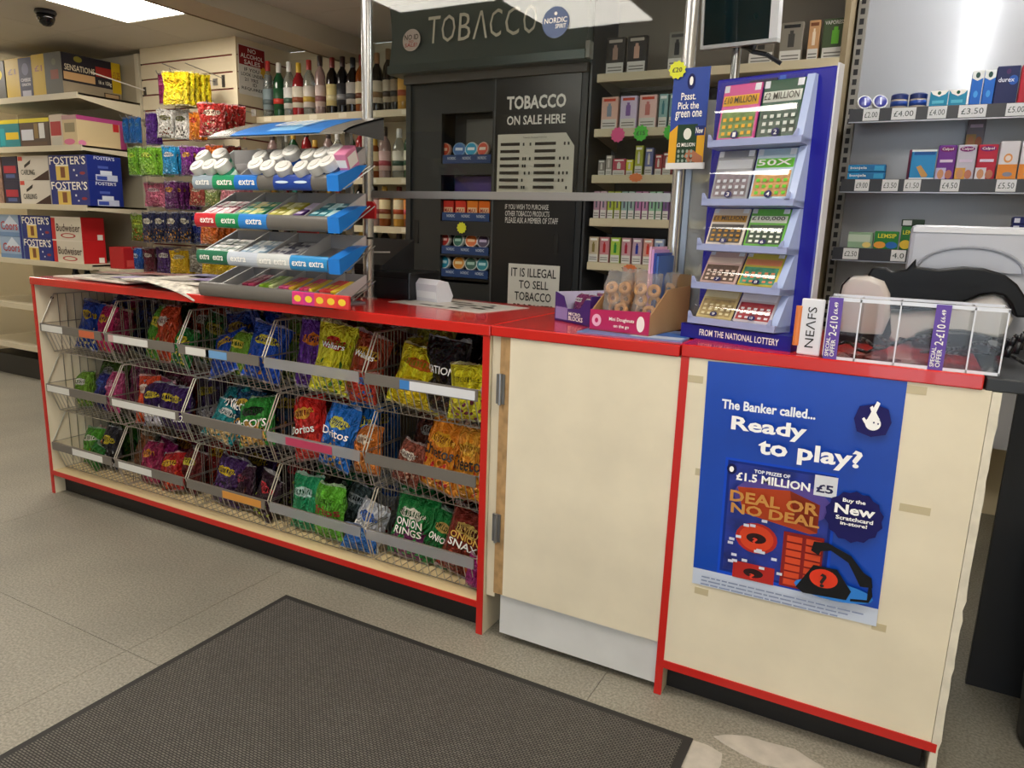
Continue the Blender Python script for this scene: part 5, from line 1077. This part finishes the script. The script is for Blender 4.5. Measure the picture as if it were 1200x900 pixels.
for tt in rows_: text(s, tt[0], (tt[1]*r, tt[2]*r, .001), ((tt[3]-tt[1])*r, 0, 0), (0, (tt[4]-tt[2])*r, 0), tt[5], .0006)
B().lathe([(.005, .001), (.005, .0018)], M(WH, .4), 10).build('dot', s, loc=(0, r*.55, 0))
B().lathe([(.0195, .33), (.0195, .337)], M('#1a1a1a', .4), 16).build('cable_tie', t, loc=(lx, 0, -.12))
# crinkled film panel and blue poster right of the screen
t = thing('film_panel', 'crinkled clear film panel between screen post and lottery stand', 'screen', (rx+.02, SY-.01, H))
B().box(0, 0, 0, .016, .016, .64, M('#8d99a8', .35, .3)).build('edge_profile', t)
B().box(.016, .006, 0, .125, .008, .62, clear('#cfd0bd', 1.5, .12, .22, 1.0, 14)).build('film', t)
A, C = P(784, 193, y=.27), P(836, 78, y=.27)
pw2, ph2 = C.x-A.x, C.z-A.z
t = thing('hanging_poster', 'blue hanging poster telling customers to pick the green card', 'poster', (A.x-.004, .268, A.z), math.radians(-4))
B().box(0, 0, 0, pw2, .003, ph2, M('#1c3f96', .35)).build('board', t)
B().box(-.004, -.003, -.012, pw2+.004, .005, .004, M('#d8d8d8', .4)).build('bottom_rail', t)
pan = [(0, 0, .26, .36, '#d8a01f', [(0, 0), (0, .34), (.24, .42), (.28, 0)]), (0, 0, 0, 0, '#d8a01f', [(.76, 0), (.76, .36), (1, .38), (1, 0)]), (.22, 0, .78, .42, '#1c3a24'), (.40, .26, .62, .38, '#d8d8cc', 'o'), (.72, .30, .98, .40, '#1c2a6c'), (.40, .78, .62, .94, '#141b54', 'o'), (.46, .82, .56, .91, WH, 'o')]
for r in range(3):
    for c in range(4): pan.append((.27+.12*c, .02+.05*r, .34+.12*c, .055+.05*r, '#8a9a8c', 'o'))
decals(t, ((0, 0, 0), (pw2, 0, 0), (0, 0, ph2)), pan, [('Pssst.', .27, .67, .68, .745, WH), ('Pick the', .2, .575, .78, .65, WH), ('green one', .14, .46, .88, .555, WH), ('New', .75, .32, .95, .38, WH), ('£2 MILLION', .25, .185, .75, .225, WH)])
hp_ = [(.46, .08), (.52, .13), (.60, .15), (.72, .145), (.84, .11), (.97, .08), (.99, 0), (.80, .02), (.66, .03), (.58, .02), (.54, .06)]
decals(t, ((0, -.002, 0), (pw2, 0, 0), (0, 0, ph2)), [(0, 0, 0, 0, '#a86a4c', hp_), (.60, .05, .70, .10, '#6a3420', 'o')], [], 'printed_hand')
sticker(794, 82, .262, .024, '#d8dc2c', 'yellow star price sticker on the corner of the blue hanging poster', '£20')

# ------------------------------------------------------------------ monitor on its arm
A, C = P(821, 58, y=.50), P(913, 50, y=.50)
t = thing('customer_monitor', 'small silver-framed monitor hung at the top above the lottery stand', 'monitor', ((A.x+C.x)/2, .50, A.z), math.radians(-6)); t.rotation_euler = (math.radians(6), 0, math.radians(-6))
mw_ = C.x-A.x; mh = .20
b = B(); fz = M('#b6b8ba', .3, .4); b.box(-mw_/2, -.015, 0, mw_/2, .02, .010, fz); b.box(-mw_/2, -.015, .01, -mw_/2+.008, .02, mh, fz); b.box(mw_/2-.022, -.015, .01, mw_/2, .02, mh, M('#d4d6da', .3)); b.box(-mw_/2, -.015, mh, mw_/2, .02, mh+.01, fz); b.build('bezel', t)
B().box(-mw_/2+.008, -.011, .01, mw_/2-.022, .01, mh, M('#0d2024', .06, var=.5, vscale=9)).build('display', t)
B().box(-mw_/2+.01, .01, .01, mw_/2-.02, .03, mh, M('#2a2c30', .4)).build('rear_shell', t)
xm = (A.x+C.x)/2-.015
t = thing('monitor_pole', 'chrome pole with black cables holding up the monitor', 'pole', (xm, .545, H))
B().bar((0, 0, 0), (0, 0, .86), .013, M('#a8aaac', .15, .95), 14).build('pole_tube', t, .6)
B().tube([(.02, -.02, .80), (.05, -.03, .775), (.09, -.03, .765), (.13, -.02, .74)], .006, bk).build('cable', t)
B().bar((.02, -.025, .80), (.055, -.03, .785), .012, bk, 8).build('plug', t)
B().lathe([(.06, 0), (.06, .008), (.02, .012)], M('#55575a', .4), 18).build('base', t)

# ------------------------------------------------------------------ lottery stand
p0, p1 = Vector((.522, .20, 0)), Vector((.806, .115, 0)); rz = math.atan2(p1.y-p0.y, p1.x-p0.x); LW = (p1-p0).length
t = thing('scratchcard_stand', 'tall blue scratchcard dispenser with five clear tiers on the counter', 'dispenser', (p0.x, p0.y, H+.004), rz)
dbl = M('#12128c', .3); lav = M('#9aa4cc', .3)
bh = .64
B().cbox(0, .0, 0, LW, .022, bh, dbl, .004).build('board', t)
B().box(LW, .002, 0, LW+.004, .03, bh+.005, M('#c8cad4', .3)).build('edge_rail', t)
B().prism([(0, 0), (LW, 0), (LW, .036), (.0, .036)], -.075, 0, M('#1a1a86', .3)).build('foot_block', t)
B().box(0, -.0765, .0, .05, -.075, .085, M('#8a84c4', .3)).build('corner_glare', t) if False else None
text(t, 'FROM THE NATIONAL LOTTERY', (.055, -.075, .010), (LW-.085, 0, 0), (0, 0, .016), WH)
B().box(.09, -.004, bh-.03, .16, 0, bh-.012, M('#1a1a3c', .3)).build('clip', t)
B().box(.165, -.002, bh-.03, .18, 0, bh-.008, M('#2a5ac0', .3)).build('emblem', t)
TI = [(.485, .142, 10, -.012), (.345, .128, 14, -.022), (.235, .10, 22, -.035), (.14, .095, 32, -.045), (.052, .10, 34, -.055)]
tk = [[('#c84a8c', '#e8b03a', '#5a7a2c', 'pink and gold', '£10 MILLION', '1'), ('#1a4a34', '#d8dcd4', '#143a28', 'dark green', '£2 MILLION', '2')],
      [('#8a8c94', '#c8ccd4', '#6a5a64', 'silver grey', '', '3'), ('#a8c0d4', '#6ac83a', '#b8823a', 'pale blue and gold', '50X', '4')],
      [('#d8ccc0', '#b8862c', '#2a2420', 'gold and white', '£1 MILLION', '5'), ('#6ab84a', '#e8ece0', '#1c3a24', 'bright green', '£100,000', '6')],
      [('#c8a8a0', '#e0c8b8', '#5a4438', 'rose crossword', '', '7'), ('#c8b84a', '#e08a5c', '#3a8a6c', 'multicoloured', '', '8')],
      [('#d8c48a', '#e8dcb0', '#a8905c', 'cream and gold', '', '9'), ('#d4ccd0', '#e8e4e8', '#a8343c', 'white and red', '', '10')]]
mtx = Matrix.Translation((p0.x, p0.y, H+.004)) @ Matrix.Rotation(rz, 4, 'Z')
for k, (z, h, lean, yb) in enumerate(TI):
    la = math.radians(lean); yb = -(h*math.sin(la)+.014); x0, x1 = .026+.001*k, LW-.062; cw = (x1-x0)/2-.003
    B().prism([(yb-.014, z-.012), (yb-.014, z+.004), (yb-.004, z+.004), (yb+.004, z), (0, z), (0, z-.016)], x0-.008, LW-.040, lav, 'x').build('ledge', t)
    for xx in (x0-.008, x1-.002): B().prism([(xx, z), (xx+.014, z), (xx+(.004 if xx < .1 else .014), z+.018), (xx+(0 if xx < .1 else .010), z+.018)], yb-.014, yb-.008, lav).build('ledge_corner', t)
    tp = Vector((0, yb+h*math.sin(la)*.92, z+h*math.cos(la)))
    B().prism([(yb-.012, z-.012), (tp.y, tp.z), (0, tp.z), (0, z-.012)], LW-.058, LW-.040, M('#a9b8de', .2), 'x').build('side_cheek', t)
    n = 6; arc = [(yb-.006+(tp.y-yb)*i/n-.012*math.sin(math.pi*i/n), z+.002+(tp.z-z)*i/n) for i in range(n+1)]
    B().prism(arc+[(y+.001, zz) for y, zz in arc[::-1]], x0, x1, clear('#ffffff', 1.5, .03), 'x').build('clear_window', t, .7)
    for j, cc in enumerate(tk[k]):
        loc = mtx @ Vector((x0+(cw+.004)*j+cw/2, yb+.012, z+.002))
        o = carton('scratchcard_pack', f'{cc[3]} scratchcards in slot numbered {cc[5]} of the blue stand', 'scratchcard', loc, 0, cw, .006, h*.97, cc[0],
            [('F', .04, .62, .96, .80, cc[1]), ('F', .06, .06, .94, .56, M(cc[2], .35, var=.5, vscale=60)), ('F', .82, .86, .97, .98, '#e0e4ec'), ('F', .03, .86, .16, .98, '#d0d4dc')]+
            [('F', .13+.17*(q % 5), .10+.12*(q//5), .22+.17*(q % 5), .16+.12*(q//5), cc[1]) for q in range(15)]+[('F', .40, .03, .60, .17, '#14145c', 'o')],
            ([('F', cc[4], .08, .65, .92, .77, '#2a2418' if cc[1] > '#a' else WH), ('F', cc[5], .46, .06, .54, .14, WH)] if cc[4] else [('F', cc[5], .46, .06, .54, .14, WH)]), 'scratchcards in the blue stand', .25, (-la, 0, rz))
# ------------------------------------------------------------------ cartons, magazine and leaflets on the flap
t = thing('sweet_tray', 'purple card tray of wrapped sweets on the counter flap', 'tray', (.085, .24, H), math.radians(-40)); t.rotation_euler = (0, 0, math.radians(-30))
pu = M('#3a1f6c', .4); W2, D2, H2 = .17, .20, .085
b = B().box(0, 0, 0, W2, D2, .003, pu); b.box(0, D2-.003, 0, W2, D2, .10, M('#d8d4e4', .5)); b.box(0, .003, 0, .003, D2, H2, M('#cfc8e4', .5)); b.box(W2-.003, .003, 0, W2, D2, H2, pu)
b.prism([(0, 0), (W2, 0), (W2, H2-.01), (W2*.86, H2-.012), (W2*.72, .045), (W2*.35, .04), (W2*.24, H2-.01), (0, H2)], 0, .003, pu); b.build('card_tray', t)
decals(t, ((0, 0, 0), (W2, 0, 0), (0, 0, H2)), [(.03, .08, .38, .5, '#8a7ab0')], [('MICRO', .42, .27, .75, .38, WH), ('BLOCKS', .42, .10, .82, .25, WH)])
for k in range(6):
    c_ = mtx0 = Matrix.Translation((.085, .24, H)) @ Matrix.Rotation(math.radians(-30), 4, 'Z') @ Vector((.035+.045*(k % 3)+.01, .05+.075*(k//3), .01))
    bag('wrapped_sweet', f'{("front left", "front middle", "front right", "rear left", "rear middle", "rear right")[k]} purple wrapped sweet in the card tray', 'sweet bag', c_, (-.35, .1*(k % 3-1), -.5), .05, .03, .075, ('#8a3a6c', '#e8dce4', '#5a2a7c', '#a85a84'), (), 'wrapped sweets in the purple tray')
a = math.radians(-8); t = thing('doughnut_tray', 'pink open card tray of bagged mini doughnuts on the flap', 'tray', (.262, .085, H+.004), a)
pk = M('#b01f58', .4); kr = M('#a8845c', .6); W2, D2 = .175, .25
b = B().box(0, 0, 0, W2, D2, .003, kr); b.prism([(0, 0), (W2, 0), (W2, .062), (0, .055)], 0, .003, pk); b.build('card_tray', t)
for x in (0, W2-.003): B().prism([(.003, 0), (D2, 0), (D2, .12), (.10, .115), (.003, .05)], x, x+.003, kr, 'x').build('side_panel', t)
B().box(0, D2-.003, .0, W2, D2, .15, kr).build('back_panel', t)
decals(t, ((0, 0, 0), (W2, 0, 0), (0, 0, .055)), [(.04, .2, .2, .8, '#e0a8c0', 'o'), (.09, .38, .15, .62, '#b01f58', 'o'), (.80, .15, .93, .9, '#e8e0dc', 'o')], [('Mini Doughnuts', .34, .5, .76, .72, WH), ('on the go', .42, .2, .68, .4, WH)])
film = clear('#efe6d8', 1.45, .12, .15, .8, 30)
for k in range(4):
    c_ = Matrix.Translation((.262, .085, H+.004)) @ Matrix.Rotation(a, 4, 'Z') @ Vector((.048+.08*(k % 2), .06+.09*(k//2), .006))
    q = thing('doughnut_bag', f'{("front left", "front right", "rear left", "rear right")[k]} clear bag of sugared mini doughnuts in the pink tray', 'doughnut bag', c_, a+.1*(k % 2), 'bags of mini doughnuts'); q.rotation_euler = (-.12, .06*(k % 2)-.03, a)
    ph, (v, f) = BAGG[k]; me = bpy.data.meshes.new('bag_film'); me.from_pydata([(x*.078, y*.085, z_*.155) for x, y, z_ in v], [], f); me.materials.append(film); me.shade_smooth(); ob('bag_film', me, q)
    for j in range(8):
        tx_, tz_ = (-.017, .017)[j % 2], .022+.028*(j//2); nR, nr = 10, 6; R_, r_ = .0125, .0065; b = B()
        vs = [((R_+r_*math.cos(2*math.pi*v_/nr))*math.cos(2*math.pi*u_/nR), r_*math.sin(2*math.pi*v_/nr), (R_+r_*math.cos(2*math.pi*v_/nr))*math.sin(2*math.pi*u_/nR)) for u_ in range(nR) for v_ in range(nr)]
        b.add(vs, [(u_*nr+v_, u_*nr+(v_+1) % nr, ((u_+1) % nR)*nr+(v_+1) % nr, ((u_+1) % nR)*nr+v_) for u_ in range(nR) for v_ in range(nr)], M('#c89a64', .7, var=.2, vscale=90)); b.build('doughnut', q, True, (tx_, .012*(j % 3-1), tz_), (.3*(j % 3-1), 0, .2*(j % 2)))
q = [P(690, 388, z=H), P(800, 400, z=H), P(806, 392, z=H), P(740, 384, z=H)]
t = thing('magazine', 'blue and white magazine under the pink tray at the flap edge', 'magazine', (.25, .03, H), math.radians(2)); B().box(0, 0, 0, .28, .19, .0035, M('#6a84b8', .35)).build('pages', t)
decals(t, ((0, 0, .0035), (.28, 0, 0), (0, .19, 0)), [(.5, .05, .98, .5, '#b8c4d8'), (.7, .3, .98, .7, '#3a6ab8'), (.6, .55, .7, .9, '#a8c87c')], [])
for k, (cc, d) in enumerate((('#c89ab8', 'pink'), ('#b88ac0', 'mauve'), ('#243a8c', 'dark blue'), ('#3a5a9c', 'blue patterned'))):
    x = .40+.007*k; carton('leaflet_book', f'{d} upright booklet leaning by the screen post', 'booklet', (x+.0, .21, H+.0045), 0, .006, .14, .225-.008*k, cc, [('L', .1, .1, .9, .9, M(cc, .4, var=.5, vscale=40))], (), 'booklets beside the screen post', .4)
# ------------------------------------------------------------------ notice sheet and card stand on the snack counter
a, c = Vector((-.60, .30, 0)), Vector((-.16, .22, 0))
t = thing('notice_sheet', 'black and white printed sheet lying on the red counter', 'sheet', (-.575, .285, H+.0005), math.radians(-10)); B().box(0, 0, 0, .42, .26, .0012, M('#d4cfc6', .4)).build('paper', t)
rg = random.Random(5); decals(t, ((0, 0, .0012), (.42, 0, 0), (0, .26, 0)), [(x, y, x+rg.uniform(.05, .16), y+.07, '#3a3632') for x in (.28, .44, .6, .74) for y in (.12, .3, .5, .68) if rg.random() < .75], [])
q = P(502, 354, z=H)
t = thing('card_stand', 'white plastic card stand on the printed sheet', 'card stand', (q.x, q.y+.03, H+.002), math.radians(-14)); wp = M('#dcdce4', .4)
B().prism([(-.03, 0), (.035, 0), (.045, .02), (.02, .07), (-.02, .078), (-.035, .06)], -.055, .055, wp, 'x').build('shell', t)
B().box(-.05, -.033, .012, .05, -.028, .055, M('#eeeef2', .35)).build('front_lip', t); B().box(-.045, -.022, .03, .045, -.018, .074, M('#c8c8d2', .4)).build('card', t)

# ------------------------------------------------------------------ till terminal on the right
def poly(pts, y): return [(P(a, b, y=y).x, max(H+.0045, P(a, b, y=y).z)) for a, b in pts]
def soft(o, w=.009):
    md = o.modifiers.new('rounded', 'BEVEL'); md.width = w; md.segments = 4; md.limit_method = 'ANGLE'; md.angle_limit = 1.0; o.data.shade_smooth()
wt = M('#c4c6cc', .3); wt2 = M('#d0cdc9', .28)
t = thing('lottery_terminal', 'white lottery terminal with black curved arm behind the clear tray', 'terminal', (1.0, .4, H))
def tp(bld, nm, **kw):
    o = bld.build(nm, t, **kw); o.location = (-1.0, -.4, -H)
    if nm in ('curved_arm', 'white_body', 'base_unit'): soft(o)
    return o
y = .46
x0_, x1_ = P(1063, 300, y=y).x, 1.42; zt = P(1100, 264, y=y).z
tp(B().cbox(x0_, y, H+.03, x1_, y+.05, zt, M('#b9bcc6', .35), .012), 'screen_back')
tp(B().box(x0_+.006, y-.003, zt-.018, x1_, y, zt-.006, M('#dcdee4', .3)), 'screen_top_edge')
ce = P(1135, 318, y=y-.01); arcp = []
R1 = P(1200, 318, y=y-.01).x-ce.x
sh_ = B(); n = 16
for i in range(n):
    a0, a1 = math.pi*i/n, math.pi*(i+1)/n
    sh_.bar((ce.x-R1*math.cos(a0), y-.012, ce.z+R1*.52*math.sin(a0)), (ce.x-R1*math.cos(a1), y-.012, ce.z+R1*.52*math.sin(a1)), .004, M('#a4a8b4', .25), 6)
tp(sh_, 'moulded_ridge')
tp(B().prism([(ce.x-R1*math.cos(math.pi*i/n), ce.z+R1*.5*math.sin(math.pi*i/n)) for i in range(n+1)], y-.010, y, M('#b0b4c0', .3)), 'moulded_dome')
arm = poly([(1017, 322), (1022, 314), (1038, 313), (1045, 318), (1062, 316), (1074, 303), (1073, 313), (1100, 316), (1130, 313), (1155, 315), (1178, 322), (1192, 333), (1200, 345), (1212, 372), (1190, 372), (1184, 356), (1176, 347), (1164, 344), (1148, 346), (1130, 354), (1105, 362), (1070, 363), (1045, 362), (1036, 358), (1034, 342), (1021, 336)], .36)
tp(B().prism(arm, .355, .43, M('#0b0d10', .4, spec=.25)), 'curved_arm', smooth=.6)
body = poly([(1041, 366), (1075, 364), (1108, 362), (1132, 354), (1150, 347), (1164, 345), (1176, 349), (1184, 360), (1188, 374), (1175, 398), (1140, 392), (1085, 388), (1068, 398), (1046, 402), (1040, 395)], .37)
tp(B().prism(body, .372, .45, wt2), 'white_body', smooth=.6)
b = poly([(1068, 402), (1074, 392), (1092, 387), (1130, 388), (1155, 394), (1160, 404), (1158, 424), (1068, 418)], .33)
tp(B().prism(b, .32, .40, M('#17181c', .4)), 'base_unit')
prn = poly([(982, 398), (981, 350), (986, 332), (998, 325), (1020, 324), (1036, 330), (1043, 345), (1043, 380), (1036, 400)], .33)
t2 = thing('ticket_printer', 'rounded white ticket printer beside the blue stand', 'printer', (0, 0, 0))
soft(B().prism(prn, .33, .44, M('#c9c2bd', .25)).build('shell', t2, .6), .014)
st = poly([(981, 402), (981, 388), (1010, 391), (1034, 392), (1043, 372), (1044, 392), (1038, 404), (1010, 407)], .327)
B().prism(st, .325, .44, M('#1b1c20', .4)).build('base_band', t2)
B().tube([(P(984, 345+4*0, y=.328).x, .328, P(984, 350, y=.328).z), (P(987, 334, y=.328).x, .328, P(987, 334, y=.328).z), (P(996, 325, y=.328).x, .328, P(996, 325, y=.328).z)], .002, bk).build('seam', t2)
# cables
rg = random.Random(9)
for k in range(9):
    px = 985+26*k; pts = []
    for i in range(9):
        qx = px+i*7-10; pts.append((P(qx, 410, y=.2).x, .16+.05*math.sin(i*.9+k)+.012*k, H+.008+.010*(k % 4)+.012*abs(math.sin(i*.5+k))))
    o = B().tube(pts, .004, bk, 6).build('cable', None, True); tag(o, f'black cable loop behind the clear tray, {ORD[k]} from the left', 'cable', 'cables behind the clear tray')
for k in range(3):
    pts = [(P(1172+8*k+3*i, 400, y=.22).x, .2-.02*k, H+.01+.05*math.sin(i*.55)+.012*k) for i in range(6)]
    o = B().tube(pts, .006, M('#14161c', .4), 6).build('cable', None, True); tag(o, f'{("lower", "middle", "upper")[k]} thick black cable at the right end of the worktop', 'cable', 'cables behind the clear tray')
# ------------------------------------------------------------------ clear vape tray
t = thing('acrylic_tray', 'clear acrylic compartment tray with purple offer strips', 'display tray', (.857, .004, H+.004)); W3, D3, H3 = .336, .11, .135
ac = clear('#fbfcfd', 1.22, .02); ed = M('#d4d8e2', .2)
B().box(0, 0, 0, W3, D3, .003, ac).build('tray_base', t); B().box(0, 0, .003, W3, .003, H3, ac).build('front_pane', t); B().box(0, D3-.003, .003, W3, D3, H3, ac).build('back_pane', t)
for f in (.0, .19, .42, .82, .99): B().box(f*W3, .003, .003, f*W3+.003, D3-.003, H3, ac).build('divider', t)
b = B()
for f in (.0, .19, .42, .82, .99): b.box(f*W3, -.001, 0, f*W3+.003, .003, H3, ed)
b.box(0, -.001, H3-.006, W3, .003, H3+.002, ed); b.box(0, D3-.003, H3-.004, W3, D3, H3+.002, ed); b.box(0, -.001, 0, W3, .003, .006, ed); b.build('bright_edges', t)
for f in (.03, .64):
    o = B().box(f*W3-.008, -.003, .0, f*W3+.020, -.001, H3+.001, M('#5a3a9c', .4)).build('offer_strip', t); x = f*W3
    text(o, 'SPECIAL', (x+.003, -.003, .006), (0, 0, .042), (-.008, 0, 0), WH); text(o, 'OFFER', (x+.014, -.003, .006), (0, 0, .038), (-.009, 0, 0), WH)
    text(o, '2-£10', (x+.014, -.003, .052), (0, 0, .044), (-.016, 0, 0), WH); text(o, '£6.49', (x+.011, -.003, .100), (0, 0, .026), (-.008, 0, 0), WH)
t = thing('brand_plate', 'white upright brand plate at the left end of the clear tray', 'sign', (.80, .022, H+.0045), math.radians(-8))
B().cbox(0, 0, 0, .05, .006, .128, M('#dcdee6', .35), .003).build('plate', t)
text(t, 'NEΛFS', (.035, 0, .018), (0, 0, .092), (-.020, 0, 0), '#1a1c20', bold=0)
B().bar((-.004, .004, .02), (-.004, .004, .11), .008, M('#d87a3a', .4), 10).build('orange_side', t)
# ------------------------------------------------------------------ turn the collected lettering into meshes
def make_text():
    TM = {}
    for q in TX: TM.setdefault((q[1], q[9]), None)
    objs = []
    for (s, bd) in TM:
        cu = bpy.data.curves.new('txt', 'FONT'); cu.body = s; cu.resolution_u = 2; cu.offset = bd; cu.fill_mode = 'FRONT'
        o = bpy.data.objects.new('txt', cu); COL.objects.link(o); objs.append(((s, bd), o, cu))
    bpy.context.view_layer.update(); dg = bpy.context.evaluated_depsgraph_get()
    for k, o, cu in objs:
        me = bpy.data.meshes.new_from_object(o.evaluated_get(dg)); vs = [tuple(v.co) for v in me.vertices]; fs = [tuple(p.vertices) for p in me.polygons]
        TM[k] = (vs, fs); bpy.data.meshes.remove(me)
    for k, o, cu in objs: bpy.data.objects.remove(o); bpy.data.curves.remove(cu)
    jobs = {}; CNT = {}; NT = {}
    for q in TX: NT[q[0].name] = NT.get(q[0].name, 0)+1
    for par, s, o, u, v, col, off, surf, name, bd in TX:
        vs, fs = TM[(s, bd)]
        if not vs: continue
        x0, x1 = min(p[0] for p in vs), max(p[0] for p in vs); y0, y1 = min(p[1] for p in vs), max(p[1] for p in vs)
        n = u.cross(v).normalized()*off; out = []
        for p in vs:
            q = o+u*((p[0]-x0)/max(1e-6, x1-x0))+v*((p[1]-y0)/max(1e-6, y1-y0))+n
            if surf: q.y = surf(q.x, q.z)
            out.append(q)
        m = M(col, .45); CNT[par.name] = CNT.get(par.name, 0)+1; b = jobs.setdefault((par.name, m.name, CNT[par.name] if NT[par.name] <= 4 else 0), (par, B(), name))[1]
        b.add(out, fs, m)
    for par, b, name in jobs.values():
        me = bpy.data.meshes.new(name); me.from_pydata(b.v, [], b.f); me.materials.append(b.mt[0]); ob(name, me, par)
make_text()
